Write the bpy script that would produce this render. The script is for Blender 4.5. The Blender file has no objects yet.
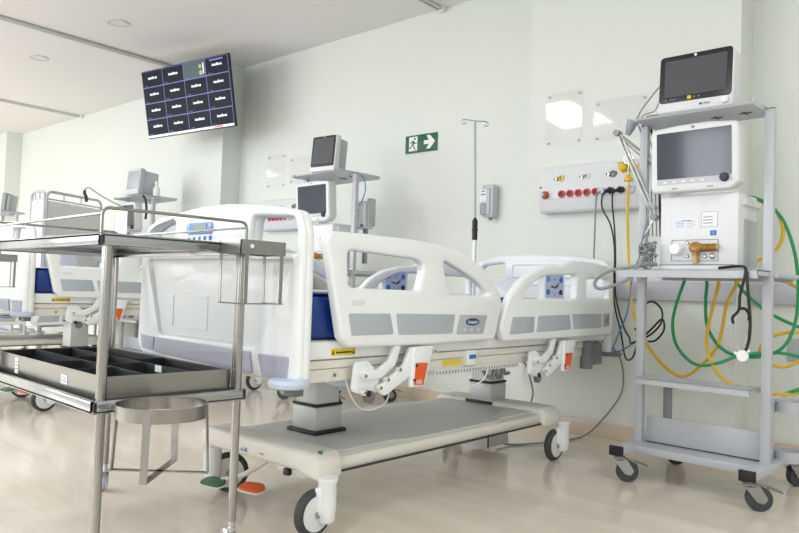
import bpy, bmesh, math, random
from mathutils import Vector, Matrix
random.seed(7)
C = bpy.context.scene.collection
PI = math.pi
R = math.radians
sc = bpy.context.scene

# ------------------------------------------------------------------ materials
def lin(c):
    c = c / 255.0
    return c / 12.92 if c <= 0.04045 else ((c + 0.055) / 1.055) ** 2.4
def rgb(r, g, b): return (lin(r), lin(g), lin(b), 1.0)
def mat(name, col, rough=.5, metal=0.0, noise=0.0, scale=8.0, stretch=None, bump=0.0, emit=None, es=1.0, trans=0.0, alpha=1.0, spec=0.5, coat=0.0):
    m = bpy.data.materials.new(name); m.use_nodes = True
    nt = m.node_tree; p = nt.nodes['Principled BSDF']
    c = rgb(*col)
    p.inputs['Base Color'].default_value = c
    p.inputs['Roughness'].default_value = rough
    p.inputs['Metallic'].default_value = metal
    p.inputs['Specular IOR Level'].default_value = spec
    p.inputs['Transmission Weight'].default_value = trans
    p.inputs['Alpha'].default_value = alpha
    p.inputs['Coat Weight'].default_value = coat
    if emit:
        p.inputs['Emission Color'].default_value = rgb(*emit); p.inputs['Emission Strength'].default_value = es
    if noise or bump:
        tc = nt.nodes.new('ShaderNodeTexCoord'); mp = nt.nodes.new('ShaderNodeMapping'); nz = nt.nodes.new('ShaderNodeTexNoise')
        nt.links.new(tc.outputs['Object'], mp.inputs['Vector']); nt.links.new(mp.outputs['Vector'], nz.inputs['Vector'])
        if stretch: mp.inputs['Scale'].default_value = stretch
        nz.inputs['Scale'].default_value = scale; nz.inputs['Detail'].default_value = 5
        if noise:
            mx = nt.nodes.new('ShaderNodeMix'); mx.data_type = 'RGBA'
            k0, k1 = 1 - noise, 1 + noise
            mx.inputs[6].default_value = (c[0]*k0, c[1]*k0, c[2]*k0, 1); mx.inputs[7].default_value = (min(1, c[0]*k1), min(1, c[1]*k1), min(1, c[2]*k1), 1)
            nt.links.new(nz.outputs['Fac'], mx.inputs[0]); nt.links.new(mx.outputs[2], p.inputs['Base Color'])
        if bump:
            bp = nt.nodes.new('ShaderNodeBump'); bp.inputs['Strength'].default_value = bump; bp.inputs['Distance'].default_value = .002
            nt.links.new(nz.outputs['Fac'], bp.inputs['Height']); nt.links.new(bp.outputs['Normal'], p.inputs['Normal'])
    return m
WALL = mat('wall_paint', (225, 229, 224), .55, noise=.012, scale=2, bump=.05)
CEIL = mat('ceiling_paint', (234, 232, 231), .8, noise=.01, scale=2)
BASEB = mat('baseboard_vinyl', (216, 199, 180), .3, noise=.03, scale=6)
TRACK = mat('track_aluminium', (206, 206, 208), .4, .2)
RINGM = mat('downlight_ring', (205, 203, 201), .5)
LENS = mat('downlight_lens', (222, 220, 217), .4)
BED = mat('bed_white_plastic', (238, 241, 243), .3, noise=.008, scale=20, coat=.2)
BEDF = mat('bed_cream_frame', (226, 224, 216), .4, noise=.02, scale=14)
BEDG = mat('base_cover_grey', (204, 206, 202), .35, noise=.02, scale=12)
INS = mat('insert_grey_blue', (176, 184, 192), .35, noise=.02, scale=20)
INSL = mat('insert_lavender', (176, 174, 190), .35, noise=.02, scale=20)
BUMP = mat('bumper_pale_blue', (196, 206, 226), .4)
BLUE = mat('mattress_blue_vinyl', (14, 54, 134), .38, noise=.06, scale=5, bump=.15)
COL = mat('column_grey', (214, 216, 219), .35, .12, noise=.02, scale=5, stretch=(1, 1, .1))
BLK = mat('black_rubber', (22, 22, 24), .5, noise=.1, scale=30)
TYRE = mat('tyre_grey_rubber', (62, 64, 68), .6, noise=.08, scale=40)
DISC = mat('wheel_disc_white', (224, 226, 224), .35)
ORANGE = mat('orange_release_label', (226, 92, 30), .4)
ORPED = mat('orange_pedal', (224, 96, 42), .45)
GRPED = mat('green_pedal', (64, 108, 82), .5)
GRN = mat('green_dot', (40, 140, 100), .4)
YEL = mat('yellow_sticker', (232, 206, 40), .45)
YELK = mat('yellow_knob', (236, 190, 30), .35)
WHT = mat('white_print', (240, 240, 240), .5)
PAPER = mat('paper_white', (236, 238, 242), .7)
PRINT = mat('grey_print', (120, 124, 132), .7)
DPRINT = mat('dark_print', (50, 52, 58), .7)
BPRINT = mat('blue_print', (40, 110, 190), .4)
LBLUE = mat('membrane_pale_blue', (176, 190, 222), .4)
KEYB = mat('membrane_blue', (84, 150, 224), .35)
PINK = mat('pink_key', (240, 130, 160), .4)
LCD = mat('lcd_grey', (112, 120, 126), .25)
NAVY = mat('navy_print', (32, 34, 66), .4)
STEEL = mat('stainless_steel', (164, 162, 159), .24, 1.0, noise=.05, scale=6, stretch=(1, 1, 10))
STEELP = mat('polished_steel_sheet', (170, 172, 176), .16, 1.0, noise=.05, scale=5, bump=.06)
STEELB = mat('brushed_steel_sheet', (154, 152, 149), .28, 1.0, noise=.05, scale=8, stretch=(1, 8, 1))
ZINC = mat('zinc_plate', (158, 158, 156), .38, .7, noise=.08, scale=30)
CHROME = mat('chrome', (200, 202, 206), .15, 1.0, noise=.04, scale=30)
CLEARW = mat('clear_plastic_wheel', (205, 210, 222), .2, trans=.55)
BINB = mat('black_bin_plastic', (34, 35, 39), .45, noise=.1, scale=40)
CART = mat('cart_grey_paint', (186, 189, 196), .35, noise=.015, scale=10)
CARTD = mat('cart_grey_dark', (150, 153, 158), .4)
DEV = mat('device_white', (222, 223, 226), .35, noise=.008, scale=20)
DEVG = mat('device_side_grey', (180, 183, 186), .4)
SCR = mat('screen_dark_glass', (80, 81, 86), .4, spec=.3)
SCRV = mat('screen_blue_glass', (52, 57, 72), .08, spec=.6)
SCRG = mat('screen_grey_glass', (128, 132, 146), .2, spec=.5)
BEZ = mat('bezel_black', (24, 27, 36), .25)
AMBER = mat('amber_plastic', (184, 128, 50), .2, trans=.25)
AMBER2 = mat('pale_amber_plastic', (224, 190, 120), .2, trans=.35)
REDS = mat('red_socket', (206, 70, 58), .4)
REDD = mat('red_socket_core', (110, 26, 22), .5)
PANEL = mat('gas_panel_white', (226, 227, 231), .35)
PANELD = mat('gas_panel_grey', (198, 200, 210), .4)  # pale cool grey for sockets, plug, screws, badge and trim
BRASS = mat('nickel_port', (170, 168, 160), .25, .9)
HGRN = mat('hose_green', (28, 150, 92), .35, noise=.04, scale=20)
HYEL = mat('hose_yellow', (226, 184, 40), .35, noise=.04, scale=20)
CBLK = mat('cable_black', (20, 20, 22), .4)
CGRY = mat('cable_grey', (142, 144, 148), .45)
CBLU = mat('cable_blue', (74, 130, 190), .45)
CWHT = mat('cable_white', (222, 222, 218), .45)
EXITG = mat('exit_sign_green', (24, 92, 60), .4)
def acrylic():
    m = bpy.data.materials.new('clear_acrylic'); m.use_nodes = True; nt = m.node_tree; nt.nodes.remove(nt.nodes['Principled BSDF'])
    tr = nt.nodes.new('ShaderNodeBsdfTransparent'); tr.inputs[0].default_value = (.998, .998, .998, 1); gl = nt.nodes.new('ShaderNodeBsdfGlossy'); gl.inputs['Roughness'].default_value = .05
    mx = nt.nodes.new('ShaderNodeMixShader'); mx.inputs[0].default_value = .018
    tc = nt.nodes.new('ShaderNodeTexCoord'); nz = nt.nodes.new('ShaderNodeTexNoise'); nz.inputs['Scale'].default_value = 2; bp = nt.nodes.new('ShaderNodeBump'); bp.inputs['Strength'].default_value = .45; bp.inputs['Distance'].default_value = .01
    nt.links.new(tc.outputs['Object'], nz.inputs['Vector']); nt.links.new(nz.outputs['Fac'], bp.inputs['Height']); nt.links.new(bp.outputs['Normal'], gl.inputs['Normal'])
    nt.links.new(tr.outputs[0], mx.inputs[1]); nt.links.new(gl.outputs[0], mx.inputs[2]); nt.links.new(mx.outputs[0], nt.nodes['Material Output'].inputs['Surface'])
    return m
ACR = acrylic()
DISP = mat('dispenser_grey', (190, 194, 200), .35)
DISPD = mat('dispenser_window', (140, 146, 154), .25)
TVB = mat('tv_black_case', (24, 24, 28), .3)
TVT = mat('tv_tile_dark', (8, 10, 16), .35, emit=(18, 22, 34), es=.6, spec=.12)
TVL = mat('tv_line_violet', (90, 90, 150), .3, emit=(104, 106, 176), es=.7)
TVW = mat('tv_white_print', (200, 205, 230), .3, emit=(225, 228, 250), es=.9)
TVP = mat('tv_picture_green', (24, 44, 46), .3, emit=(32, 56, 58), es=.7)
TVY = mat('tv_picture_yellow', (120, 150, 90), .3, emit=(140, 165, 90), es=.5)
TVBAR = mat('tv_taskbar', (220, 220, 225), .3, emit=(215, 215, 222), es=.7)
FAB = mat('screen_fabric_grey', (224, 222, 220), .85, noise=.03, scale=60)
BUMPR = mat('wall_rail_lavender', (196, 196, 208), .4)
PLATEG = mat('wall_plate_grey', (180, 184, 190), .4)
DGREY = mat('dark_grey_plastic', (112, 114, 118), .45)

def floor_mat():
    m = bpy.data.materials.new('vinyl_floor'); m.use_nodes = True
    nt = m.node_tree; p = nt.nodes['Principled BSDF']
    tc = nt.nodes.new('ShaderNodeTexCoord'); mp = nt.nodes.new('ShaderNodeMapping')
    mp.inputs['Scale'].default_value = (.55, 4.0, 1); mp.inputs['Rotation'].default_value = (0, 0, R(8))
    nz = nt.nodes.new('ShaderNodeTexNoise'); nz.inputs['Scale'].default_value = 2.2; nz.inputs['Detail'].default_value = 7; nz.inputs['Roughness'].default_value = .6
    cr = nt.nodes.new('ShaderNodeValToRGB')
    e = cr.color_ramp.elements
    e[0].position = .3; e[0].color = rgb(217, 206, 191); e[1].position = .75; e[1].color = rgb(233, 224, 211)
    nt.links.new(tc.outputs['Object'], mp.inputs['Vector']); nt.links.new(mp.outputs['Vector'], nz.inputs['Vector'])
    nt.links.new(nz.outputs['Fac'], cr.inputs['Fac']); nt.links.new(cr.outputs['Color'], p.inputs['Base Color'])
    p.inputs['Roughness'].default_value = .17; p.inputs['Specular IOR Level'].default_value = .5
    n2 = nt.nodes.new('ShaderNodeTexNoise'); n2.inputs['Scale'].default_value = 3
    mr = nt.nodes.new('ShaderNodeMapRange'); mr.inputs['To Min'].default_value = .08; mr.inputs['To Max'].default_value = .16
    nt.links.new(tc.outputs['Object'], n2.inputs['Vector']); nt.links.new(n2.outputs['Fac'], mr.inputs['Value']); nt.links.new(mr.outputs['Result'], p.inputs['Roughness'])
    return m
FLOOR = floor_mat()

# ------------------------------------------------------------------ geometry helpers
def catmull(pts, n=6, closed=False):
    P = [Vector(p) for p in pts]; out = []
    N = len(P)
    if N < 3: return P
    for i in range(N if closed else N - 1):
        g = lambda k: P[k % N] if closed else P[max(0, min(N - 1, k))]
        a, b, c, d = g(i - 1), g(i), g(i + 1), g(i + 2)
        for j in range(n):
            t = j / n
            out.append(.5 * ((2*b) + (c - a)*t + (2*a - 5*b + 4*c - d)*t*t + (3*b - a - 3*c + d)*t**3))
    if not closed: out.append(P[-1])
    return out
def fillet(pts, r, n=5):
    out = []; N = len(pts)
    rs = r if isinstance(r, (list, tuple)) else [r] * N
    for i in range(N):
        p = Vector((*pts[i], 0)); a = Vector((*pts[i-1], 0)); b = Vector((*pts[(i+1) % N], 0))
        u = (a - p); v = (b - p); lu, lv = u.length, v.length
        if rs[i] <= 0 or lu < 1e-6 or lv < 1e-6: out.append((p.x, p.y)); continue
        u /= lu; v /= lv
        ang = u.angle(v)
        if ang > 3.05: out.append((p.x, p.y)); continue
        d = min(rs[i] / math.tan(ang / 2), lu * .48, lv * .48)
        s, e = p + u * d, p + v * d
        for k in range(n + 1):
            t = k / n
            q = s * (1-t)**2 + p * 2*t*(1-t) + e * t*t
            out.append((q.x, q.y))
    return out
def rrect(u0, v0, u1, v1, r): return fillet([(u0, v0), (u1, v0), (u1, v1), (u0, v1)], r)
def circ(u, v, r, n=20, rv=None): return [(u + r*math.cos(2*PI*i/n), v + (rv or r)*math.sin(2*PI*i/n)) for i in range(n)]

class B:
    def __init__(s): s.bm = bmesh.new(); s.mats = []
    def _mi(s, m):
        if m not in s.mats: s.mats.append(m)
        return s.mats.index(m)
    def _tag(s, n0, m):
        i = s._mi(m)
        s.bm.faces.ensure_lookup_table()
        for f in s.bm.faces[n0:]: f.material_index = i
    def box(s, c, d, m, rz=0, bev=0, M=None):
        t = bmesh.new(); bmesh.ops.create_cube(t, size=1)
        bmesh.ops.scale(t, vec=d, verts=t.verts)
        if bev: bmesh.ops.bevel(t, geom=list(t.edges), offset=bev, segments=2, profile=.5, affect='EDGES')
        X = Matrix.Translation(c) @ (M if M else Matrix.Rotation(rz, 4, 'Z'))
        t.transform(X); return s._add(t, m)
    def lo(s, a, b, m, bev=0):
        return s.box([(a[i]+b[i])/2 for i in range(3)], [abs(b[i]-a[i]) for i in range(3)], m, bev=bev)
    def _add(s, t, m):
        me = bpy.data.meshes.new('tmp'); t.to_mesh(me); t.free()
        n0 = len(s.bm.faces); s.bm.from_mesh(me); bpy.data.meshes.remove(me); s._tag(n0, m); return s
    def cyl(s, a, b, r, m, r2=None, seg=16):
        a, b = Vector(a), Vector(b); d = b - a
        t = bmesh.new(); bmesh.ops.create_cone(t, cap_ends=True, segments=seg, radius1=r, radius2=r if r2 is None else r2, depth=d.length)
        t.transform(Matrix.Translation((a+b)/2) @ d.to_track_quat('Z', 'Y').to_matrix().to_4x4()); return s._add(t, m)
    def tube(s, pts, r, m, seg=8, smooth=0, closed=False):
        P = catmull(pts, smooth, closed) if smooth else [Vector(p) for p in pts]
        t = bmesh.new(); N = len(P); rings = []; up = None
        for i in range(N):
            a = P[i-1] if (i or closed) else P[0]; b = P[(i+1) % N] if (i < N-1 or closed) else P[-1]
            d = (b - a).normalized()
            if up is None: up = d.orthogonal().normalized()
            up = (up - d * up.dot(d))
            up = up.normalized() if up.length > 1e-6 else d.orthogonal().normalized()
            w = d.cross(up)
            rings.append([t.verts.new(P[i] + (up*math.cos(2*PI*k/seg) + w*math.sin(2*PI*k/seg))*r) for k in range(seg)])
        for i in range(N if closed else N-1):
            q, z = rings[i], rings[(i+1) % N]
            for k in range(seg): t.faces.new((q[k], q[(k+1) % seg], z[(k+1) % seg], z[k]))
        if not closed:
            t.faces.new(rings[0][::-1]); t.faces.new(rings[-1])
        return s._add(t, m)
    def ribbon(s, pts, wid, th, m, wdir):
        # flat strip bar through pts, width along wdir
        P = [Vector(p) for p in pts]; w = Vector(wdir).normalized()
        for a, b in zip(P[:-1], P[1:]):
            d = b - a; x = d.normalized(); wv = (w - x*w.dot(x)).normalized(); n = x.cross(wv)
            M = Matrix((x, wv, n)).transposed().to_4x4()
            s.box((a+b)/2, (d.length + th, wid, th), m, M=M)
        return s
    def ring(s, c, r, h, th, m, axis='Z', seg=36):
        t = bmesh.new(); V = []
        for i in range(seg):
            a = 2*PI*i/seg; V.append([t.verts.new((q*math.cos(a), q*math.sin(a), z)) for q, z in ((r, 0), (r, h), (r-th, h), (r-th, 0))])
        for i in range(seg):
            p, q = V[i], V[(i+1) % seg]
            for k in range(4): t.faces.new((p[k], q[k], q[(k+1) % 4], p[(k+1) % 4]))
        X = Matrix.Translation(c) @ {'Z': Matrix(), 'X': Matrix.Rotation(PI/2, 4, 'Y'), 'Y': Matrix.Rotation(-PI/2, 4, 'X')}[axis]
        t.transform(X); return s._add(t, m)
    def plate(s, outline, holes, th, plane, off, m, bev=0.0, X=None, seg=2):
        # plane: 'yz' (u->y, v->z, thickness x), 'xz', 'xy'; off = centre of the thickness
        cu = bpy.data.curves.new('tmp', 'CURVE'); cu.dimensions = '2D'; cu.fill_mode = 'BOTH'
        for pts in [outline] + list(holes):
            sp = cu.splines.new('POLY'); sp.points.add(len(pts)-1); sp.use_cyclic_u = True
            for q, p in zip(sp.points, pts): q.co = (p[0], p[1], 0, 1)
        cu.extrude = th/2 - bev; cu.bevel_depth = bev; cu.bevel_resolution = seg; cu.offset = -bev
        o = bpy.data.objects.new('tmp', cu); C.objects.link(o)
        bpy.context.view_layer.update()
        me = bpy.data.meshes.new_from_object(o.evaluated_get(bpy.context.evaluated_depsgraph_get()))
        bpy.data.objects.remove(o); bpy.data.curves.remove(cu)
        A = {'yz': Matrix(((0, 0, 1, off), (1, 0, 0, 0), (0, 1, 0, 0), (0, 0, 0, 1))), 'xz': Matrix(((1, 0, 0, 0), (0, 0, 1, off), (0, 1, 0, 0), (0, 0, 0, 1))), 'xy': Matrix(((1, 0, 0, 0), (0, 1, 0, 0), (0, 0, 1, off), (0, 0, 0, 1)))}[plane]
        t = bmesh.new(); t.from_mesh(me); bpy.data.meshes.remove(me)
        bmesh.ops.remove_doubles(t, verts=t.verts, dist=1e-5)
        t.transform((X @ A) if X else A); return s._add(t, m)
    def text(s, txt, size, M, m, depth=.0004):
        cu = bpy.data.curves.new('tmp', 'FONT'); cu.body = txt; cu.size = size; cu.align_x = 'CENTER'; cu.align_y = 'CENTER'; cu.extrude = depth
        o = bpy.data.objects.new('tmp', cu); C.objects.link(o); bpy.context.view_layer.update()
        me = bpy.data.meshes.new_from_object(o.evaluated_get(bpy.context.evaluated_depsgraph_get()))
        bpy.data.objects.remove(o); bpy.data.curves.remove(cu)
        t = bmesh.new(); t.from_mesh(me); bpy.data.meshes.remove(me); t.transform(M); return s._add(t, m)
    def lathe(s, prof, c, m, M=None, seg=24):
        t = bmesh.new(); V = []
        for i in range(seg):
            a = 2*PI*i/seg; V.append([t.verts.new((r*math.cos(a), r*math.sin(a), z)) for r, z in prof])
        for i in range(seg):
            p, q = V[i], V[(i+1) % seg]
            for k in range(len(prof)-1): t.faces.new((p[k], q[k], q[k+1], p[k+1]))
        bmesh.ops.remove_doubles(t, verts=t.verts, dist=1e-6)
        t.transform(Matrix.Translation(c) @ (M if M else Matrix())); return s._add(t, m)
    def build(s, name, parent=None, loc=None):
        bm = s.bm
        bmesh.ops.recalc_face_normals(bm, faces=bm.faces)
        for f in bm.faces: f.smooth = True
        for e in bm.edges:
            if len(e.link_faces) == 2: e.smooth = e.calc_face_angle(0) < R(38) and e.link_faces[0].material_index == e.link_faces[1].material_index
        me = bpy.data.meshes.new(name); bm.to_mesh(me); bm.free()
        for m in s.mats: me.materials.append(m)
        o = bpy.data.objects.new(name, me); C.objects.link(o)
        if parent: o.parent = parent
        if loc: o.location = loc
        return o

def tag(o, label, cat, group=None):
    o['label'] = label; o['category'] = cat
    if group: o['group'] = group
    return o
def thing(name, label, cat, loc=(0, 0, 0), rz=0, group=None):
    o = bpy.data.objects.new(name, None); C.objects.link(o); o.empty_display_size = .05
    o.location = loc; o.rotation_euler = (0, 0, rz); return tag(o, label, cat, group)
def struct(o): o['kind'] = 'structure'; return o
def kids(o): return [c for c in list(C.objects) if c.parent == o]
def dup(root, label, loc=None, rz=None, group=None, lift=None):
    r = root.copy(); C.objects.link(r); r['label'] = label
    if loc is not None: r.location = loc
    if rz is not None: r.rotation_euler = (0, 0, rz)
    if group: r['group'] = group
    for ch in kids(root):
        c = ch.copy(); C.objects.link(c); c.parent = r
        if lift:
            dz = lift(ch.name.split('.')[0])
            if dz: c.location = (c.location.x, c.location.y, c.location.z + dz)
        for g in kids(ch):
            d = g.copy(); C.objects.link(d); d.parent = c
    return r
FRONT = Matrix.Rotation(PI/2, 4, 'X')      # text plane facing -Y, reading along +X
SIDE = Matrix.Rotation(PI/2, 4, 'Z') @ Matrix.Rotation(PI/2, 4, 'X')   # text plane facing +X, reading along +Y

# ------------------------------------------------------------------ room
XL, XR, YF, YB, H = -14.0, 3.2, -4.0, 4.09, 2.905
PY = 3.88
def room():
    b = B(); b.lo((XL, YF, -.1), (XR, YB+.2, 0), FLOOR); struct(b.build('floor'))
    b = B(); b.lo((XL, YF, H), (XR, YB+.2, H+.12), CEIL); struct(b.build('ceiling'))
    b = B(); b.lo((XL, YB, 0), (XR, YB+.15, H), WALL); struct(b.build('wall_back'))
    for k, (x0, x1) in enumerate(((-2.352, -1.10), (-6.33, -5.67), (-12.2, -11.0))):
        b = B(); b.lo((x0, PY, 0), (x1, YB+.01, H), WALL); struct(b.build('wall_pilaster_%d' % (k+1)))
    b = B(); b.lo((XL-.15, YF, 0), (XL, YB, H), WALL); struct(b.build('wall_left'))
    b = B(); b.lo((XR, YF, 0), (XR+.15, YB, H), WALL); struct(b.build('wall_right'))
    # wall behind the viewer, with four windows
    wins = [(-12.6, -10.6), (-9.9, -8.0), (-7.5, -5.6), (-4.5, -2.3), (0, 2.2)]
    b = B(); z0, z1 = .95, 2.35
    b.lo((XL, YF-.15, 0), (XR, YF, z0), WALL); b.lo((XL, YF-.15, z1), (XR, YF, H), WALL)
    xs = [XL] + [v for w in wins for v in w] + [XR]
    for i in range(0, len(xs), 2): b.lo((xs[i], YF-.15, z0), (xs[i+1], YF, z1), WALL)
    struct(b.build('wall_front'))
    for k, (a, c) in enumerate(wins):
        f = B(); t = .05
        f.lo((a, YF-.1, z0), (c, YF-.04, z0+t), TRACK); f.lo((a, YF-.1, z1-t), (c, YF-.04, z1), TRACK)
        n = 3
        for i in range(n+1):
            x = a + (c-a)*i/n; x = min(max(x, a+t/2), c-t/2)
            f.lo((x-t/2, YF-.1, z0+t), (x+t/2, YF-.04, z1-t), TRACK)
        struct(f.build('window_%d' % (k+1)))
    # skirting follows the pilasters
    b = B(); hh, tt = .085, .014
    def run(x0, x1, y): b.lo((x0, y-tt, 0), (x1, y, hh), BASEB, bev=.003)
    run(-14, -12.2, YB); run(-12.2-tt, -11.0+tt, PY); run(-11.0, -6.33, YB); run(-6.33-tt, -5.67+tt, PY); run(-5.67, -2.352, YB); run(-2.352-tt, -1.10+tt, PY); run(-1.10, XR, YB)
    for x in (-12.2, -6.33, -2.352): b.lo((x-tt, PY, 0), (x, YB, hh), BASEB)
    for x in (-11.0, -5.67, -1.10): b.lo((x, PY, 0), (x+tt, YB, hh), BASEB)
    struct(b.build('baseboard_back'))
    # curtain tracks on the ceiling
    for k, x in enumerate((-3.235, -6.19, -9.07)):
        b = B(); b.lo((x-.022, .2, H-.028), (x-.008, YB-.03, H), TRACK, bev=.002); b.lo((x+.008, .2, H-.028), (x+.022, YB-.03, H), TRACK, bev=.002)
        b.lo((x-.022, .2, H-.006), (x+.022, YB-.03, H), TRACK); b.lo((x-.03, YB-.05, H-.034), (x+.03, YB-.005, H), WHT, bev=.004)
        struct(b.build('trim_%d' % (k+1)))
    # wall rail behind the cart
    b = B(); b.plate(rrect(-.05, -.05, .02, .05, .012), [], 4.3, 'yz', 0, BUMPR)
    b.bm.transform(Matrix.Translation((0, 0, 0)))
    o = B(); o.lo((-1.75, PY-.035, .795), (-1.10, PY, .9), BUMPR, bev=.01); o.lo((-1.10, YB-.035, .795), (2.0, YB, .9), BUMPR, bev=.01)
    b.bm.free(); struct(o.build('trim_4'))
room()
for k, (x, y) in enumerate(((-5.54, 2.745), (-7.05, 2.735))):
    t = thing('recessed_downlight', ['round recessed ceiling downlight, the closer one before the hanging screen', 'round recessed ceiling downlight, the farther one between two ceiling tracks'][k], 'ceiling light', (x, y, H))
    b = B(); b.ring((0, 0, -.008), .085, .008, .014, RINGM); b.build('trim_ring', t)
    b = B(); b.cyl((0, 0, -.004), (0, 0, 0), .071, LENS, seg=32); b.build('diffuser', t)

# ------------------------------------------------------------------ hospital bed
def caster_into(root, x, y, tr, ang=0):
    P = Matrix.Translation((x, y, 0)) @ Matrix.Rotation(ang, 4, 'Z') @ Matrix.Translation((-x, -y, 0))
    f = B()
    yw = y + tr
    f.lathe([(0, .19), (.034, .19), (.034, .178), (.03, .172), (.03, .1), (.028, .055), (.02, .045), (0, .045)], (x + .03, y, 0), BED)
    f.box((x+.02, y-.012, .115), (.03, .05, .09), BED, bev=.01)
    f.cyl((x-.02, yw, .075), (x+.03, yw, .075), .012, CARTD)
    f.bm.transform(P); o = f.build('caster', root)
    Mx = Matrix.Rotation(PI/2, 4, 'Y')
    t = B(); t.lathe([(.056, -.017), (.068, -.017), (.075, -.009), (.075, .009), (.068, .017), (.056, .017), (.056, -.017)], (x, yw, .075), TYRE, Mx, 32); t.bm.transform(P); t.build('tyre', o)
    d = B(); d.lathe([(0, -.014), (.057, -.018), (.0575, 0), (.057, .018), (.02, .021), (0, .021)], (x, yw, .075), DISC, Mx, 32); d.bm.transform(P); d.build('wheel_disc', o)

def make_bed():
    t = thing('hospital_bed', 'white electric hospital bed nearest in the room, behind the steel trolley', 'hospital bed', (-2.06, 1.40, 0))
    # base
    b = B()
    for y0, y1 in ((.175, .30), (1.63, 1.785)):
        b.plate(fillet([(-.312, .175), (-.27, .175), (-.23, .19), (.25, .19), (.30, .175), (.352, .175), (.352, .235), (.322, .262), (-.282, .262), (-.312, .235)], [.01, .02, .03, .03, .02, .01, .03, .03, .03, .03]), [], y1-y0, 'xz', (y0+y1)/2, BEDF, bev=.02)
    b.lo((-.30, .27, .187), (.325, 1.68, .232), BEDF, bev=.012)
    b.plate(fillet([(-.26, .24), (.28, .24), (.28, .62), (.312, .68), (.312, 1.3), (.28, 1.36), (.28, 1.74), (-.26, 1.74), (-.26, 1.36), (-.29, 1.3), (-.29, .68), (-.26, .62)], .03), [], .012, 'xy', .236, BEDG, bev=.004)
    b.lo((.326, .27, .183), (.334, 1.7, .19), DPRINT)
    b.cyl((.325, .215, .255), (.325, .215, .2645), .008, GRN)
    b.text('A.3B', .02, Matrix.Translation((-.03, .1735, .215)) @ FRONT, BPRINT)
    b.text('• o •', .016, Matrix.Translation((.07, .1735, .218)) @ FRONT, DPRINT)
    b.build('base_frame', t)
    for x, y, tr in ((.34, .21, -.03), (.34, 1.78, -.03), (-.30, .235, .06), (-.275, 1.72, .03)): caster_into(t, x, y, tr, R(-36) if tr == .06 else 0)
    # pedals
    b = B(); b.tube([(-.02, .30, .19), (-.05, .285, .15), (-.12, .235, .095), (-.18, .19, .075)], .010, BEDF, smooth=4); b.cyl((-.05, .30, .185), (.01, .30, .185), .012, CARTD); b.build('pedal_lever', t)
    b = B(); b.lo((.06, .25, .148), (.22, .275, .17), BEDF, bev=.004); b.lo((.1, .26, .16), (.13, .29, .19), BEDF); b.box((.13, .243, .156), (.028, .018, .024), BLK, bev=.003); b.build('pedal_bracket', t)
    for n, x, y, z, m in (('green_brake_pedal', -.19, .165, .07, GRPED), ('orange_brake_pedal', -.025, .215, .074, ORPED)):
        b = B(); X = Matrix.Translation((x, y, z)) @ Matrix.Rotation(R(14), 4, 'Z') @ Matrix.Rotation(R(14), 4, 'X')
        sh = fillet([(-.06, -.03), (.045, -.035), (.06, 0), (.03, .035), (-.05, .03)], .03)
        b.plate(sh, [], .006, 'xy', -.004, BEDF, bev=.002, X=X); b.plate([(u*.94, v*.92) for u, v in sh], [], .008, 'xy', .002, m, bev=.003, X=X); b.build(n, t)
    # lifting columns
    for y in (.52, 1.71):
        b = B(); x = -.03
        b.lo((x-.084, y-.084, .238), (x+.084, y+.084, .256), BLK, bev=.006); b.lo((x-.069, y-.069, .25), (x+.069, y+.069, .345), COL, bev=.008)
        b.lo((x-.071, y-.071, .345), (x+.071, y+.071, .355), BLK, bev=.004); b.build('lift_column_outer', t)
        b = B(); b.lo((x-.061, y-.061, .2), (x+.061, y+.061, .44), COL, bev=.007); b.lo((x-.063, y-.063, .44), (x+.063, y+.063, .449), BLK, bev=.003)
        b.lo((x-.053, y-.053, .2), (x+.053, y+.053, .53), COL, bev=.006); b.build('lift_column_inner', t)
    b = B(); b.lo((-.13, 1.6, .03), (.055, 1.79, .2), COL, bev=.006); b.lo((.055, 1.595, .03), (.06, 1.6, .2), BLK); b.build('motor_housing', t)
    # upper frame
    b = B()
    for s in (-1, 1):
        b.lo((s*.36-.03, .06, .50), (s*.36+.03, 2.12, .545), BEDF, bev=.008); b.lo((s*.385-.012, .06, .545), (s*.385+.012, 2.12, .572), BEDF, bev=.005)
    for y in (.1, .52, 1.1, 1.68, 2.08): b.lo((-.36, y-.04, .50), (.36, y+.04, .54), BEDF, bev=.005)
    b.lo((.36, .72, .485), (.395, 1.32, .507), DISC)
    for i in range(30): b.lo((.3955, .73+i*.0195, .488), (.397, .736+i*.0195, .5), CARTD)
    for y in (.2, .31): b.cyl((.39, y, .522), (.394, y, .522), .012, BEDF); b.cyl((.394, y, .522), (.396, y, .522), .006, DGREY)
    b.build('bed_frame', t)
    b = B(); b.lo((-.41, .05, .575), (.41, 2.14, .635), BED, bev=.012); b.build('mattress_platform', t)
    b = B(); b.plate(rrect(.165, .587, .275, .608, .002), [], .002, 'yz', .411, YEL)
    b.plate(rrect(.185, .594, .255, .599, .001), [], .001, 'yz', .4125, DPRINT)
    for y in (.173, .264): b.plate([(y-.005, .59), (y+.005, .59), (y, .605)], [], .001, 'yz', .4125, DPRINT)
    b.build('warning_sticker', t)
    b = B(); b.plate(rrect(.775, .517, .895, .538, .002), [], .002, 'yz', .391, YEL); b.build('yellow_sticker', t)
    b = B(); b.lo((.38, .905, .512), (.411, .975, .575), BED, bev=.008); b.lo((.4115, .918, .54), (.413, .962, .556), BPRINT); b.build('cable_clip', t)
    for y, zz in ((1.13, .47), (1.18, .475), (1.22, .468)):
        pass
    b = B(); b.tube([(.36, 1.08, .5), (.37, 1.1, .46), (.38, 1.13, .45), (.38, 1.15, .48), (.38, 1.17, .45), (.38, 1.2, .45), (.38, 1.21, .49), (.38, 1.23, .46), (.38, 1.26, .46)], .008, DGREY, smooth=4); b.build('fluid_bag_hook', t)
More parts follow.
